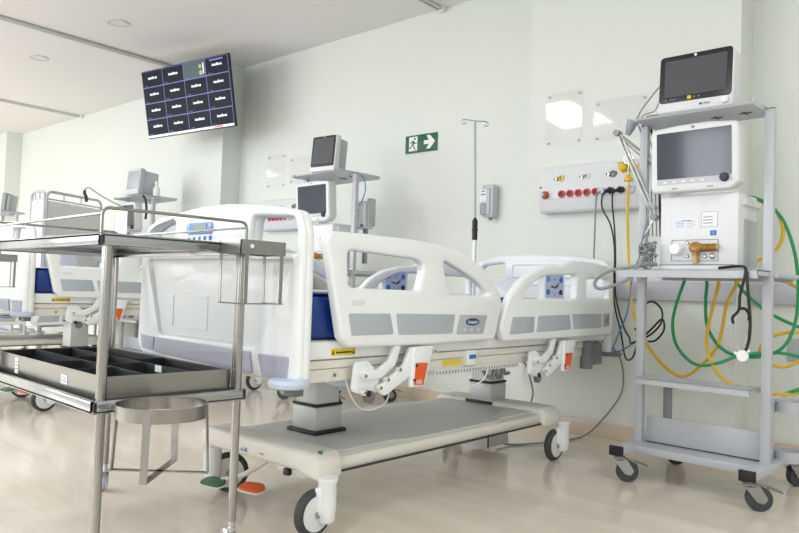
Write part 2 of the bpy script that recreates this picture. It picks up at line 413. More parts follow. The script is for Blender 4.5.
    # guard rails: lower (foot side) and upper (head side) pair on each long side
    r1 = fillet([(.067, .975), (.27, .977), (.47, .977), (.66, .969), (.78, .947), (.89, .912), (.985, .862), (1.045, .80), (1.062, .755), (1.035, .675), (1.018, .612), (.6, .606), (.185, .610), (.15, .64)], [.04, .3, .3, .3, .3, .3, .2, .1, .06, .3, .03, .3, .035, .03])
    r1h = [fillet([(.166, .92), (.51, .909), (.545, .895), (.548, .87), (.527, .797), (.19, .800), (.175, .81)], [.02, .04, .02, .02, .025, .02, .02]), fillet([(.66, .908), (.69, .908), (.80, .874), (.896, .838), (.968, .797), (.955, .787), (.705, .788), (.693, .8)], .012)]
    r1p = [[(.175, .719), (.372, .718), (.393, .648), (.193, .648)], [(.402, .718), (.736, .714), (.722, .643), (.419, .645)], [(.768, .712), (.95, .711), (.925, .638), (.746, .640)]]
    r2 = fillet([(1.052, .653), (1.072, .715), (1.125, .79), (1.205, .855), (1.30, .898), (1.43, .926), (1.55, .934), (1.60, .953), (1.66, .967), (1.85, .965), (2.05, .958), (2.10, .931), (2.112, .75), (2.105, .606), (1.6, .602), (1.09, .600)], [.04, .2, .2, .2, .2, .2, .1, .05, .1, .2, .06, .06, .2, .03, .2, .05])
    r2h = [fillet([(1.226, .789), (1.255, .824), (1.38, .878), (1.43, .886), (1.705, .9), (1.697, .784), (1.24, .779)], [.02, .05, .1, .1, .015, .02, .02]), fillet([(1.81, .889), (2.052, .890), (2.066, .79), (1.806, .793)], .015)]
    r2p = [[(1.14, .702), (1.316, .703), (1.31, .635), (1.116, .629)], [(1.349, .706), (1.634, .71), (1.65, .641), (1.335, .634)], [(1.658, .713), (1.974, .714), (1.971, .644), (1.68, .641)], [(1.99, .716), (2.07, .717), (2.066, .649), (1.987, .647)]]
    for s in (1, -1):
        x = s * .44
        b = B(); b.plate(r1, r1h, .04, 'yz', x, BED, bev=.012, seg=3)
        b.lo((x + s*.0195, .19, .745), (x + s*.0208, .25, .76), DISC)
        g = b.build('side_rail', t, (0, .012, .005))
        for k, p in enumerate(r1p):
            q = B(); q.plate(fillet(p, .008), [], .003, 'yz', x + s*.0205, INS, bev=.001)
            if k == 2:
                q.plate(circ(.85, .685, .045, 24, .014), [], .001, 'yz', x + s*.0225, NAVY); q.plate(circ(.85, .685, .036, 24, .008), [], .001, 'yz', x + s*.0232, PINK if 0 else LBLUE)
                q.plate([(.815, .684), (.835, .692), (.865, .692), (.885, .684), (.865, .688), (.835, .688)], [], .001, 'yz', x + s*.024, NAVY)
                for yy in (.8, .845, .89): q.plate(circ(yy, .655, .007, 10), [], .001, 'yz', x + s*.0225, BUMP)
            q.build('insert_panel', g)
        b = B(); b.plate(r2, r2h, .04, 'yz', x, BED, bev=.012, seg=3); g = b.build('side_rail', t, (0, .012, .005))
        for k, p in enumerate(r2p):
            q = B(); q.plate(fillet(p, .007), [], .003, 'yz', x + s*.0205, INS, bev=.001)
            if k == 3:
                q.plate(rrect(2.004, .657, 2.055, .708, .004), [], .001, 'yz', x + s*.0225, CARTD); q.plate([(2.015, .67), (2.045, .7), (2.04, .67)], [], .001, 'yz', x + s*.0232, DGREY)
            q.build('insert_panel', g)
        dy = 0 if s > 0 else -.1
        q = B(); q.plate(rrect(1.40+dy, .775, 1.60+dy, .895, .008), [], .03, 'yz', x - .004, BED, bev=.005); q.plate(rrect(1.418+dy, .786, 1.582+dy, .892, .006), [], .002, 'yz', x + .0115, LBLUE)
        for yy, zz, m in ((1.442, .87, KEYB), (1.558, .87, BPRINT), (1.442, .812, BPRINT), (1.558, .812, NAVY)): q.plate(circ(yy+dy, zz, .016, 14, .014), [], .001, 'yz', x + .013, m)
        q.plate([(v+dy, z) for v, z in ((1.46, .836), (1.48, .843), (1.5, .835), (1.525, .848), (1.54, .862), (1.53, .838), (1.51, .829), (1.475, .834))], [], .001, 'yz', x + .013, NAVY)
        for yy, zz, m in ((1.5, .87, NAVY), (1.48, .81, PINK), (1.5, .8, BPRINT), (1.525, .81, PINK), (1.555, .798, WHT)): q.plate(circ(yy+dy, zz, .004, 8), [], .001, 'yz', x + .0135, m)
        q.build('control_panel', g)
        # folding mechanisms
        for (c0, c1, oy) in (((.32, .505), 0, -.02), ((1.355, .49), 0, 1.07)):
            b = B(); dz = 0 if oy < .5 else -.012
            pl = fillet([(.262 + oy, .47), (.33 + oy, .45), (.39 + oy, .46), (.39 + oy, .52), (.33 + oy, .568), (.275 + oy, .565)], .02)
            b.plate([(u, v+dz) for u, v in pl], [], .012, 'yz', x - s*.012, BED, bev=.003)
            arm = [(.36, .47), (.40, .445), (.60, .535), (.642, .606), (.53, .606), (.50, .545)]
            b.plate([(u + oy, v+dz) for u, v in fillet(arm, .02)], [], .02, 'yz', x + s*.004, BED, bev=.004)
            b.plate([(u + oy, v+dz*.5) for u, v in fillet([(.30, .535), (.37, .535), (.425, .565), (.45, .615), (.485, .615), (.455, .545), (.385, .505), (.30, .505)], .02)], [], .016, 'yz', x, BED, bev=.004)
            for yy, zz in ((.30, .52), (.375, .475), (.30, .465), (.41, .5), (.66, .585), (.47, .53)): b.cyl((x, yy+oy, zz+dz), (x + s*.018, yy+oy, zz+dz), .009, DISC); b.cyl((x + s*.018, yy+oy, zz+dz), (x + s*.02, yy+oy, zz+dz), .005, DGREY)
            b.cyl((x, .315+oy, .462+dz), (x + s*.021, .315+oy, .462+dz), .01, BLK); b.cyl((x-s*.015, .345+oy, .445+dz), (x-s*.0, .345+oy, .445+dz), .022, DGREY)
            g = b.build('rail_hinge', t)
            b = B(); oo = oy; b.plate([(u + oo, v+dz) for u, v in fillet([(.525, .465), (.60, .465), (.65, .606), (.54, .606)], .006)], [], .016, 'yz', x + s*.012, BED, bev=.004); h = b
            b.plate([(u + oo, v+dz) for u, v in fillet([(.541, .473), (.592, .47), (.614, .547), (.549, .55)], .005)], [], .003, 'yz', x + s*.0215, ORANGE, bev=.001)
            b.text('KSS', .02, Matrix.Translation((x + s*.0232, .567+oo, .482+dz)) @ (SIDE if s > 0 else Matrix.Rotation(-PI/2, 4, 'Z') @ Matrix.Rotation(PI/2, 4, 'X')), WHT)
            for yy, zz in ((.55, .54), (.541, .49)): b.cyl((x + s*.022, yy+oo, zz+dz), (x + s*.025, yy+oo, zz+dz), .005, BLK)
            b.build('release_panel', t)
    # foot board
    fo = fillet([(-.5, .57), (-.46, .53), (.44, .51), (.448, .53), (.448, .75), (.446, .965), (.432, 1.005), (.42, 1.033), (.33, 1.05), (.18, 1.066), (.04, 1.075), (-.1, 1.073), (-.26, 1.058), (-.395, 1.032), (-.462, 1.003), (-.492, .965), (-.495, .75)], [.03, .03, .02, .02, .3, .05, .06, .06, .2, .3, .3, .3, .3, .1, .06, .05, .3])
    wR = fillet([(.20, 1.022), (.385, 1.013), (.405, .995), (.41, .905), (.19, .905)], [.025, .03, .025, .015, .03]); wL = fillet([(-.265, 1.03), (-.36, 1.022), (-.43, .998), (-.425, .968), (-.28, .958)], [.02, .03, .025, .02, .02])
    b = B(); b.plate(fo, [wR, wL], .042, 'xz', .034, BED, bev=.019, seg=4)
    b.plate([(u*.995, .79 + (v-.79)*.995) for u, v in fo], [[(.18+(u-.3)*1.06+.12, .96+(v-.96)*1.06) for u, v in wR], [(-.35+(u+.35)*1.08, .995+(v-.995)*1.08) for u, v in wL], fillet([(-.44, .885), (.40, .885), (.385, .85), (.245, .615), (-.34, .615), (-.42, .85)], [.03, .03, .04, .03, .03, .04])], .03, 'xz', .015, BED, bev=.0145, seg=4)
    b.plate(rrect(-.27, .64, -.05, .76, .006), [rrect(-.266, .644, -.054, .756, .005)], .004, 'xz', .0125, BED, bev=.001)
    g = b.build('footboard', t)
    for p in ([(-.46, .605), (-.365, .6), (-.37, .548), (-.45, .553)], [(-.352, .60), (.215, .592), (.235, .522), (-.355, .545)], [(.255, .59), (.405, .59), (.398, .525), (.372, .515), (.28, .52)]):
        q = B(); q.plate(fillet(p, .008), [], .006, 'xz', -.0015 if p[0][0] != -.352 else -.005, INSL, bev=.001); q.build('insert_panel', g)
    q = B(); q.plate(rrect(-.18, .974, -.018, 1.015, .018), [], .004, 'xz', -.001, KEYB, bev=.001); q.plate(rrect(-.145, .98, -.055, 1.009, .003), [], .002, 'xz', -.0035, LCD)
    for xx, zz, m in ((-.163, 1.004, LBLUE), (-.163, .986, LBLUE), (-.035, 1.004, LBLUE), (-.035, .986, PINK)): q.plate(circ(xx, zz, .008, 12), [], .002, 'xz', -.0035, m)
    for k in range(5): q.plate(circ(-.165+.033*k, .96, .004 + .0012*k, 10), [], .002, 'xz', -.001, BPRINT)
    q.build('control_panel', g)
    for xx in (-.44, .395):
        q = B(); q.lathe([(0, .495), (.05, .495), (.062, .5), (.065, .512), (.06, .522), (.045, .526), (0, .526)], (xx, .01, 0), BUMP, seg=28); q.box((xx, .03, .485), (.05, .04, .03), DGREY, bev=.004); q.build('corner_bumper', g)
    # head board
    ho = fillet([(-.47, .60), (.41, .60), (.42, .75), (.415, .955), (.38, 1.0), (.2, 1.025), (-.05, 1.036), (-.3, 1.03), (-.43, 1.0), (-.475, .955), (-.48, .75)], [.02, .02, .2, .04, .05, .3, .3, .3, .05, .04, .2])
    wN = fillet([(-.42, .945), (-.2, .985), (.2, .98), (.2, .9), (-.42, .88)], .02)
    b = B(); b.plate(ho, [fillet([(.23, .985), (.33, .968), (.36, .94), (.36, .9), (.23, .9)], .018), fillet([(-.25, .985), (-.39, .968), (-.42, .94), (-.42, .9), (-.25, .9)], .018)], .05, 'xz', 2.2, BED, bev=.02, seg=4)
    for z0, z1 in ((.9, .985), (.76, .87)): b.plate(rrect(-.2, z0, .2, z1, .02), [rrect(-.188, z0+.012, .188, z1-.012, .014)], .01, 'xz', 2.174, BED, bev=.003)
    b.build('headboard', t)
    b = B(); b.lo((.36, 1.99, .455), (.42, 2.09, .57), DGREY, bev=.008); b.cyl((.40, 1.95, .44), (.40, 1.95, .575), .032, DGREY); b.lo((.36, 1.95, .52), (.40, 2.05, .56), DGREY); b.build('accessory_socket', t)
    for xx in (-.44, .39):
        b = B(); b.lathe([(0, .49), (.06, .49), (.066, .5), (.06, .512), (0, .512)], (xx, 2.24, 0), DGREY); b.cyl((xx, 2.21, .5), (xx, 2.21, .6), .022, BED); b.build('headboard_bumper', t)
    return t
bed1 = make_bed()
def mattress(label, loc):
    b = B(); b.box((0, 1.09, .085), (.80, 2.03, .145), BLUE, bev=.03); b.box((0, 1.09, .158), (.78, 2.0, .004), BLUE)
    o = b.build('mattress'); o.location = loc; return tag(o, label, 'mattress')
m1 = mattress('blue vinyl mattress on the bed nearest the steel trolley', (-2.06, 1.40, .624))
LIFT = {'bed_frame', 'mattress_platform', 'warning_sticker', 'yellow_sticker', 'cable_clip', 'fluid_bag_hook', 'side_rail', 'rail_hinge', 'release_panel', 'footboard', 'headboard', 'accessory_socket', 'headboard_bumper', 'lift_column_inner'}
b2 = (-4.80, 1.68, 0)
bed2 = dup(bed1, 'raised white hospital bed seen behind the trolley with its rails up', b2, lift=lambda n: .08 if n in LIFT else 0)
m2 = m1.copy(); C.objects.link(m2); m2.location = (b2[0], b2[1], .706); m2['label'] = 'blue mattress of the second bed, seen beyond the trolley top'
b3 = (-7.19, 1.58, 0)
bed3 = dup(bed1, 'farthest white hospital bed, side rails lowered, glimpsed under the second bed', b3, lift=lambda n: -.23 if n in ('side_rail',) else 0)
m3 = m1.copy(); C.objects.link(m3); m3.location = (b3[0], b3[1], .624); m3['label'] = 'blue mattress lying on the farthest hospital bed'

# IV pole in the far head corner of the first bed
def iv_pole():
    x, y = -2.5, 3.5
    t = thing('iv_pole', 'thin white drip pole with two hooks and black grip at bed head', 'drip stand', (x, y, 0))
    b = B(); b.cyl((.03, 0, .52), (.024, 0, 1.16), .013, BED); b.box((.05, 0, .53), (.09, .04, .03), CARTD, bev=.004); b.build('lower_tube', t)
    b = B(); b.cyl((.024, 0, 1.12), (.022, 0, 1.24), .0165, BLK); b.cyl((.023, 0, 1.178), (.023, 0, 1.186), .02, BLK); b.cyl((.022, 0, 1.235), (.022, 0, 1.255), .014, BLK, .008); b.build('locking_grip', t)
    b = B(); b.cyl((.022, 0, 1.22), (0, 0, 1.845), .0085, CART); b.build('upper_tube', t)
    b = B(); d = Vector((.55, .83, 0))
    for s in (-1, 1):
        pts = [Vector((0, 0, 1.845)), d*s*.05 + Vector((0, 0, 1.848)), d*s*.072 + Vector((0, 0, 1.847))]
        for k in range(9):
            a = PI/2 - k*R(35)*1.0
            pts.append(d*s*(.072 + .014*math.cos(a)) + Vector((0, 0, 1.833 + .014*math.sin(a))))
        b.tube(pts, .0035, CHROME, seg=6)
    b.build('hook', t)
iv_pole()

# ------------------------------------------------------------------ steel trolley
def make_trolley():
    t = thing('instrument_trolley', 'tall stainless steel two shelf trolley in the foreground beside the near bed', 'trolley', (-2.202, 1.103, 0), R(-3.0))
    hx, hy = .4385, .21
    # tray builder: sheet with a rolled lip
    def tray(n, z0, z1, open_up):
        b = B(); ex = .018
        b.lo((-hx-ex, -hy-ex, z0+.002), (hx+ex, hy+ex, z0+.008), STEELP) if open_up else b.lo((-hx-ex, -hy-ex, z1-.008), (hx+ex, hy+ex, z1-.002), STEELP)
        for a, c in (((-hx-ex, -hy-ex), (hx+ex, -hy-ex+.016)), ((-hx-ex, hy+ex-.016), (hx+ex, hy+ex)), ((-hx-ex, -hy-ex), (-hx-ex+.016, hy+ex)), ((hx+ex-.016, -hy-ex), (hx+ex, hy+ex))):
            b.lo((*a, z0), (*c, z1), STEELP, bev=.004)
        return b.build(n, t)
    tray('lower_shelf', .461, .494, True)
    tray('upper_shelf', .892, .924, False)
    for sx in (-1, 1):
        for sy in (-1, 1):
            x, y = sx*(hx-.002), sy*(hy-.002) + (.01 if sy < 0 and sx > 0 else 0)
            b = B(); b.cyl((x, y, .105), (x, y, .892), .0125, STEEL); b.cyl((x - sx*.02, y, .105+.37), (x - sx*.02, y, .892), .007, STEEL)
            g = b.build('leg', t)
            b = B(); b.cyl((x, y, .085), (x, y, .108), .010, CHROME); b.cyl((x, y, .075), (x, y, .088), .014, CHROME)
            for s in (-1, 1): b.box((x-.012, y + s*.014, .058), (.03, .003, .05), CHROME, bev=.001)
            b.build('caster_fork', g)
            b = B(); b.lathe([(0, -.011), (.03, -.011), (.0385, -.007), (.0385, .007), (.03, .011), (0, .011)], (x-.02, y, .0385), CLEARW, Matrix.Rotation(PI/2, 4, 'X'), 24); b.build('caster_wheel', g)
    b = B(); z = .99
    for x in (-hx, hx):
        b.tube([(x, u, v) for u, v in fillet([(-hy-.008, .92), (-hy-.008, z), (hy+.008, z), (hy+.008, .92)], [0, .022, .022, 0])], .0045, STEEL)
    for y in (-hy-.008, hy+.008): b.tube([(-hx, y, z-.016), (hx, y, z-.016)], .004, STEEL)
    b.build('guard_rail', t)
    # bucket hoop on the short end, below the lower shelf
    b = B(); cx, cy, r = hx + .018 + .113, -.098, .113
    b.ring((cx, cy, .463), r, .034, .003, STEELB)
    b.lo((hx+.015, cy-.02, .462), (hx+.024, cy+.02, .488), STEELB)
    for a0, rr in ((R(45), 1), (R(135), 1)):
        ca, sa = math.cos(a0), math.sin(a0)
        b.ribbon([(cx+ca*r, cy+sa*r, .48), (cx+ca*(r+.008), cy+sa*(r+.008), .325), (cx-ca*(r+.008), cy-sa*(r+.008), .325), (cx-ca*r, cy-sa*r, .48)], .018, .003, STEELB, (-sa, ca, 0))
    b.build('bucket_hoop', t)
    # box holder on the short end at the upper shelf
    b = B(); x0, x1, y0, y1 = hx+.018, hx+.018+.105, .12, .27
    for a, c in (((x0, y0), (x1, y0)), ((x1, y0), (x1, y1)), ((x1, y1), (x0, y1)), ((x0, y1), (x0, y0))):
        a3, c3 = Vector((*a, .91)), Vector((*c, .91)); b.ribbon([a3, c3], .04, .003, STEELB, (0, 0, 1))
    mx, my = (x0+x1)/2, (y0+y1)/2
    b.ribbon([(x1, y1-.01, .9), (x1+.001, y1-.012, .75), (mx, y1-.012, .75)], .012, .0025, STEELB, (0, 1, 0))
    b.ribbon([(x1, y0+.02, .9), (x1+.001, y0+.02, .75)], .012, .0025, STEELB, (0, 1, 0))
    b.ribbon([(x0+.005, y0, .9), (x0+.005, y0, .75)], .012, .0025, STEELB, (1, 0, 0))
    b.ribbon([(x0+.005, y1, .9), (x0+.005, y1, .75)], .012, .0025, STEELB, (1, 0, 0))
    for a, c in (((x0, y0), (x1, y0)), ((x1, y0), (x1, y1)), ((x1, y1), (x0, y1))): b.tube([(*a, .75), (*c, .75)], .0022, STEEL, seg=6)
    b.cyl((x1+.001, (y0+y1)/2-.04, .912), (x1+.004, (y0+y1)/2-.04, .912), .006, WHT)
    b.build('box_holder', t)
    return t
trolley = make_trolley()
tr2 = dup(trolley, 'second steel trolley far behind, in front of the raised bed', (-4.78, 1.33, 0), R(-3))
def bin_tray(label, loc, rz):
    t = thing('compartment_tray', label, 'tray', loc, rz)
    x0, x1, y0, y1, h = -.452, .417, -.185, .195, .078
    b = B()
    for a, c in (((x0, y0), (x1, y0+.002)), ((x0, y1-.002), (x1, y1)), ((x0, y0), (x0+.002, y1)), ((x1-.002, y0), (x1, y1))): b.lo((*a, 0), (*c, h), STEELB)
    b.lo((x0, y0, 0), (x1, y1, .002), STEELB); b.build('steel_shell', t)
    b = B(); th = .0015; z = h-.003
    b.lo((x0+.003, y0+.003, .003), (x1-.003, y1-.003, .006), BINB)
    for a, c in (((x0+.003, y0+.003), (x1-.003, y0+.006)), ((x0+.003, y1-.006), (x1-.003, y1-.003)), ((x0+.003, y0+.003), (x0+.006, y1-.003)), ((x1-.006, y0+.003), (x1-.003, y1-.003))): b.lo((*a, .003), (*c, z), BINB)
    b.build('black_liner', t)
    for yy in (-.06, .07):
        b = B(); b.lo((x0+.006, yy-th, .006), (x1-.006, yy+th, h-.001), BINB); b.build('divider', t)
    for xx, ya, yb in ((-.02, y0, -.06), (-.12, -.06, .07), (.12, -.06, .07), (.02, .07, y1), (.2, y0, -.06)):
        b = B(); b.lo((xx-th, ya+.006, .006), (xx+th, yb-.003, h-.001), BINB); b.build('divider', t)
    for xx, zz, w, hh in ((-.24, .045, .028, .05), (.157, .044, .046, .026)):
        b = B(); b.lo((xx-w/2, y0-.0012, zz-hh/2), (xx+w/2, y0, zz+hh/2), PAPER)
        for k in range(3): b.lo((xx-w*.35, y0-.0016, zz+hh*(.2-.22*k)), (xx+w*.35, y0-.0012, zz+hh*(.27-.22*k)), PRINT)
        b.build('paper_label', t)
    b = B(); b.lo((.2, .0665, .056), (.24, .0682, .076), PAPER); b.build('paper_label', t)
    return t
bin_tray('divided steel tray with black compartments on the lower shelf of the near trolley', (-2.202, 1.103, .4725), R(-3.0))

# ------------------------------------------------------------------ ventilator cart
def make_cart():
    t = thing('equipment_cart', 'grey metal equipment cart against the wall, closest one, carrying two screens', 'cart', (-1.045, 3.28, 0), R(-3.0))
    for s in (-1, 1):
        b = B(); xp = .2725 if s > 0 else -.265; b.lo((xp-.0185, -.115, .15), (xp+.0185, -.085, 1.597), CART, bev=.003); b.lo((xp-.017, -.1135, 1.595), (xp+.017, -.0865, 1.6), BLK); b.build('post', t)
    b = B()
    for s in (-1, 1): b.lo((s*.27-.03, -.30, .118), (s*.27+.03, .29, .152), CART, bev=.005); pass
    b.lo((-.245, -.19, .125), (.245, .05, .15), CART, bev=.004); b.lo((-.25, -.2, .118), (.25, -.185, .152), CART, bev=.003)
    b.build('base', t)
    for s in (-1, 1):
        b = B(); b.lo((s*.27-.031, -.312, .114), (s*.27+.031, -.295, .156), BLK, bev=.003); b.build('end_cap', t)
    b = B(); b.lo((-.243, -.072, .152), (.243, -.066, .27), CART, bev=.001); b.lo((-.243, -.074, .152), (.243, -.070, .156), DPRINT); b.build('back_panel', t)
    def shelf(n, z, x0, x1, y0, y1, lip=.022):
        b = B(); b.lo((x0, y0, z), (x1, y1, z+.004), CART); b.lo((x0, y0, z-lip), (x1, y0+.004, z+.004), CART); b.lo((x0, y1-.004, z-lip), (x1, y1, z+.004), CART)
        b.lo((x0, y0, z-lip*.6), (x0+.004, y1, z+.004), CART); b.lo((x1-.004, y0, z-lip*.6), (x1, y1, z+.004), CART); return b
    shelf('lower_shelf', .446, -.24, .24, -.20, -.03).build('lower_shelf', t)
    b = shelf('m', .925, -.30, .285, -.27, .19, .03); b.tube([(-.30, -.268, .918), (-.3, .18, .918)], .012, CART); b.tube([(.3, -.1, .915), (.3, .18, .915)], .012, CART); b.build('middle_shelf', t)
    b = B(); b.lo((-.243, -.245, 1.59), (.249, .0, 1.595), CART); b.box((.003, -.247, 1.597), (.492, .02, .004), CART, M=Matrix.Rotation(R(35), 4, 'X'))
    b.box((-.243, -.1225, 1.60), (.004, .245, .022), CART); b.box((.249, -.1225, 1.602), (.004, .245, .024), CART)
    for x, y in ((.18, -.12), (.06, -.11)): b.box((x, y, 1.589), (.05, .006, .003), BLK); b.box((x, y, 1.589), (.006, .05, .003), BLK)
    b.build('top_shelf', t)
    for z in (.345, .14):
        b = B(); b.ring((.30, .10, z), .06, .045, .004, CART); b.lo((.235, .02, z), (.25, .14, z+.045), CART); b.build('cylinder_holder', t)
    b = B(); b.lo((.236, .0, .15), (.262, .05, .40), CART, bev=.003); b.build('rear_bracket', t)
    b = B(); b.lo((-.20, .0, .13), (-.17, .035, .42), CARTD, bev=.003); b.lo((-.21, -.02, .40), (-.12, .05, .43), CARTD, bev=.003); b.build('rear_bracket', t)
    for sx in (-1, 1):
        for sy, y in ((-1, -.265), (1, .265)):
            x = sx*.27; rz = {(-1, -1): R(25), (1, -1): R(30), (-1, 1): R(-20), (1, 1): R(60)}[(sx, sy)]
            X = Matrix.Translation((x, y, 0)) @ Matrix.Rotation(rz, 4, 'Z')
            b = B(); b.cyl((0, 0, .098), (0, 0, .12), .018, ZINC); b.box((0, 0, .1), (.055, .05, .006), ZINC, bev=.002); b.lathe([(.02, .1), (.028, .094), (.02, .088)], (0, 0, 0), ZINC)
            for s in (-1, 1): b.plate(fillet([(-.03, .098), (.03, .098), (.06, .05), (.045, .03), (.02, .036)], .01), [], .003, 'xz', s*.02, ZINC)
            b.cyl((.03, -.024, .048), (.03, .024, .048), .008, ZINC); b.bm.transform(X); g = b.build('caster', t)
            b = B(); b.lathe([(0, -.012), (.03, -.014), (.048, -.014), (.048, .014), (.03, .016), (0, .012)], (.03, 0, .048), TYRE, Matrix.Rotation(PI/2, 4, 'X'), 28)
            b.lathe([(0, -.0145), (.012, -.0145), (.026, -.013)], (.03, 0, .048), CARTD, Matrix.Rotation(PI/2, 4, 'X'), 20); b.lathe([(.026, .013), (.012, .0145), (0, .0145)], (.03, 0, .048), CARTD, Matrix.Rotation(PI/2, 4, 'X'), 20)
            b.bm.transform(X); b.build('caster_wheel', g)
            b = B(); b.box((.085, 0, .085), (.06, .03, .006), DGREY, bev=.002, M=Matrix.Rotation(R(18), 4, 'Y')); b.box((.05, 0, .09), (.03, .022, .012), ZINC, bev=.002); b.bm.transform(X); b.build('brake_tab', g)
    return t
cart1 = make_cart()

def make_ventilator():
    t = thing('ventilator', 'white lung ventilator with large dark display on the nearest cart', 'ventilator', (-1.035, 3.28, .93), R(-3))
    # local: z from the middle shelf
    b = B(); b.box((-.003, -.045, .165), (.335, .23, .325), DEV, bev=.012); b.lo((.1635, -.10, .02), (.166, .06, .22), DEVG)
    b.box((-.01, -.16, .012), (.32, .012, .022), DEV, bev=.003); b.box((-.01, -.167, .024), (.318, .003, .002), DPRINT)
    b.box((.14, -.02, .29), (.08, .2, .03), DEV, bev=.008)
    b.build('housing', t)
    X = Matrix.Translation((-.005, -.19, .485)) @ Matrix.Rotation(R(3.7), 4, 'X')
    b = B(); o = [(-.19, -.12), (-.185, .13), (-.06, .14), (.06, .14), (.178, .128), (.185, .1), (.185, -.12), (.15, -.148), (-.185, -.148)]
    b.plate(fillet(o, [.02, .02, .1, .1, .02, .02, .03, .05, .02]), [], .075, 'xz', .01, DEV, bev=.012, X=X, seg=3)
    b.box((0, .03, 0), (.2, .06, .18), DEV, bev=.02, M=None) if 0 else None
    g = b.build('display', t)
    b = B(); b.plate(rrect(-.158, -.09, .157, .11, .003), [], .002, 'xz', -.028, SCRV, X=X); b.build('display_screen', g)
    b = B(); b.plate(rrect(-.158, -.115, .157, -.092, .003), [], .002, 'xz', -.028, DISP, X=X)
    for k in range(5): b.plate(rrect(-.13+.04*k, -.107, -.115+.04*k, -.1, .002), [], .001, 'xz', -.0295, PAPER, X=X)
    b.build('key_strip', g)
    b = B(); b.plate(circ(-.0, .124, .008, 14, .005), [], .002, 'xz', -.028, DGREY, X=X); b.build('front_emblem', g)
    for xx in (-.09, .06):
        b = B()
        for k in range(3): b.plate(circ(xx+.009*k, -.1325, .003, 8), [], .002, 'xz', -.028, DGREY, X=X)
        b.build('vent_hole', g)
    b = B(); b.lathe([(0, .014), (.014, .014), (.018, .010), (.019, 0)], (0, 0, 0), NAVY, X @ Matrix.Translation((.128, -.028, -.1)) @ FRONT, 20); b.build('rotary_knob', g)
    # front details
    yf = -.16
    b = B(); b.plate(rrect(-.115, .04, .085, .132, .004), [rrect(-.113, .042, .083, .13, .003)], .002, 'xz', yf-.001, DGREY)
    for x, z, r in ((-.045, .118, .008), (-.045, .06, .008), (.03, .06, .009), (.062, .06, .013), (-.005, .118, .006)): b.lathe([(0, .006), (r*.6, .006), (r, .003), (r, 0)], (x, yf, z), BRASS, FRONT, 14)
    b.build('port_panel', t)
    b = B(); b.lathe([(0, .03), (.022, .03), (.028, .02), (.03, 0)], (-.09, yf, .092), BED, FRONT, 24); b.build('white_valve_cap', t)
    b = B(); b.lathe([(0, .03), (.014, .032), (.024, .026), (.026, .006), (.02, 0)], (-.005, yf, .096), AMBER, FRONT, 20)
    b.cyl((-.005, yf-.016, .096), (.05, yf-.016, .096), .014, AMBER); b.cyl((.05, yf-.016, .096), (.09, yf-.016, .096), .011, AMBER2)
    for k in range(6): b.cyl((.02+.011*k, yf-.016, .096), (.025+.011*k, yf-.016, .096), .017, AMBER)
    b.cyl((-.005, yf-.014, .09), (-.005, yf-.014, .03), .011, AMBER2); b.cyl((-.005, yf-.014, .075), (-.005, yf-.014, .062), .014, AMBER)
    b.build('flow_sensor', t)
    b = B(); b.plate(rrect(-.105, .18, .0, .222, .002), [], .001, 'xz', yf-.0005, PAPER)
    for k in range(4): b.plate(rrect(-.1, .186+.008*k, -.06, .19+.008*k, .0005), [], .001, 'xz', yf-.0012, LBLUE); b.plate(rrect(-.05, .186+.008*k, -.02+.01*(k % 2), .189+.008*k, .0005), [], .001, 'xz', yf-.0012, LBLUE)
    b.plate(rrect(-.07, .214, -.03, .217, .0005), [], .001, 'xz', yf-.0012, PRINT)
    b.plate(rrect(.012, .185, .08, .25, .002), [rrect(.0135, .1865, .0785, .2485, .002)], .001, 'xz', yf-.0006, CARTD); b.plate(rrect(.013, .186, .079, .249, .002), [], .001, 'xz', yf-.0003, PAPER)
    for k in range(3): b.plate(rrect(.02, .2+.013*k, .06, .203+.013*k, .0005), [], .001, 'xz', yf-.0012, PRINT)
    b.build('information_label', t)
    b = B(); b.plate(rrect(.05, .148, .076, .17, .002), [], .001, 'xz', yf-.0005, BPRINT); b.text('i', .018, Matrix.Translation((.063, yf-.0015, .159)) @ FRONT, WHT); b.build('blue_sticker', t)
    return t
vent1 = make_ventilator()

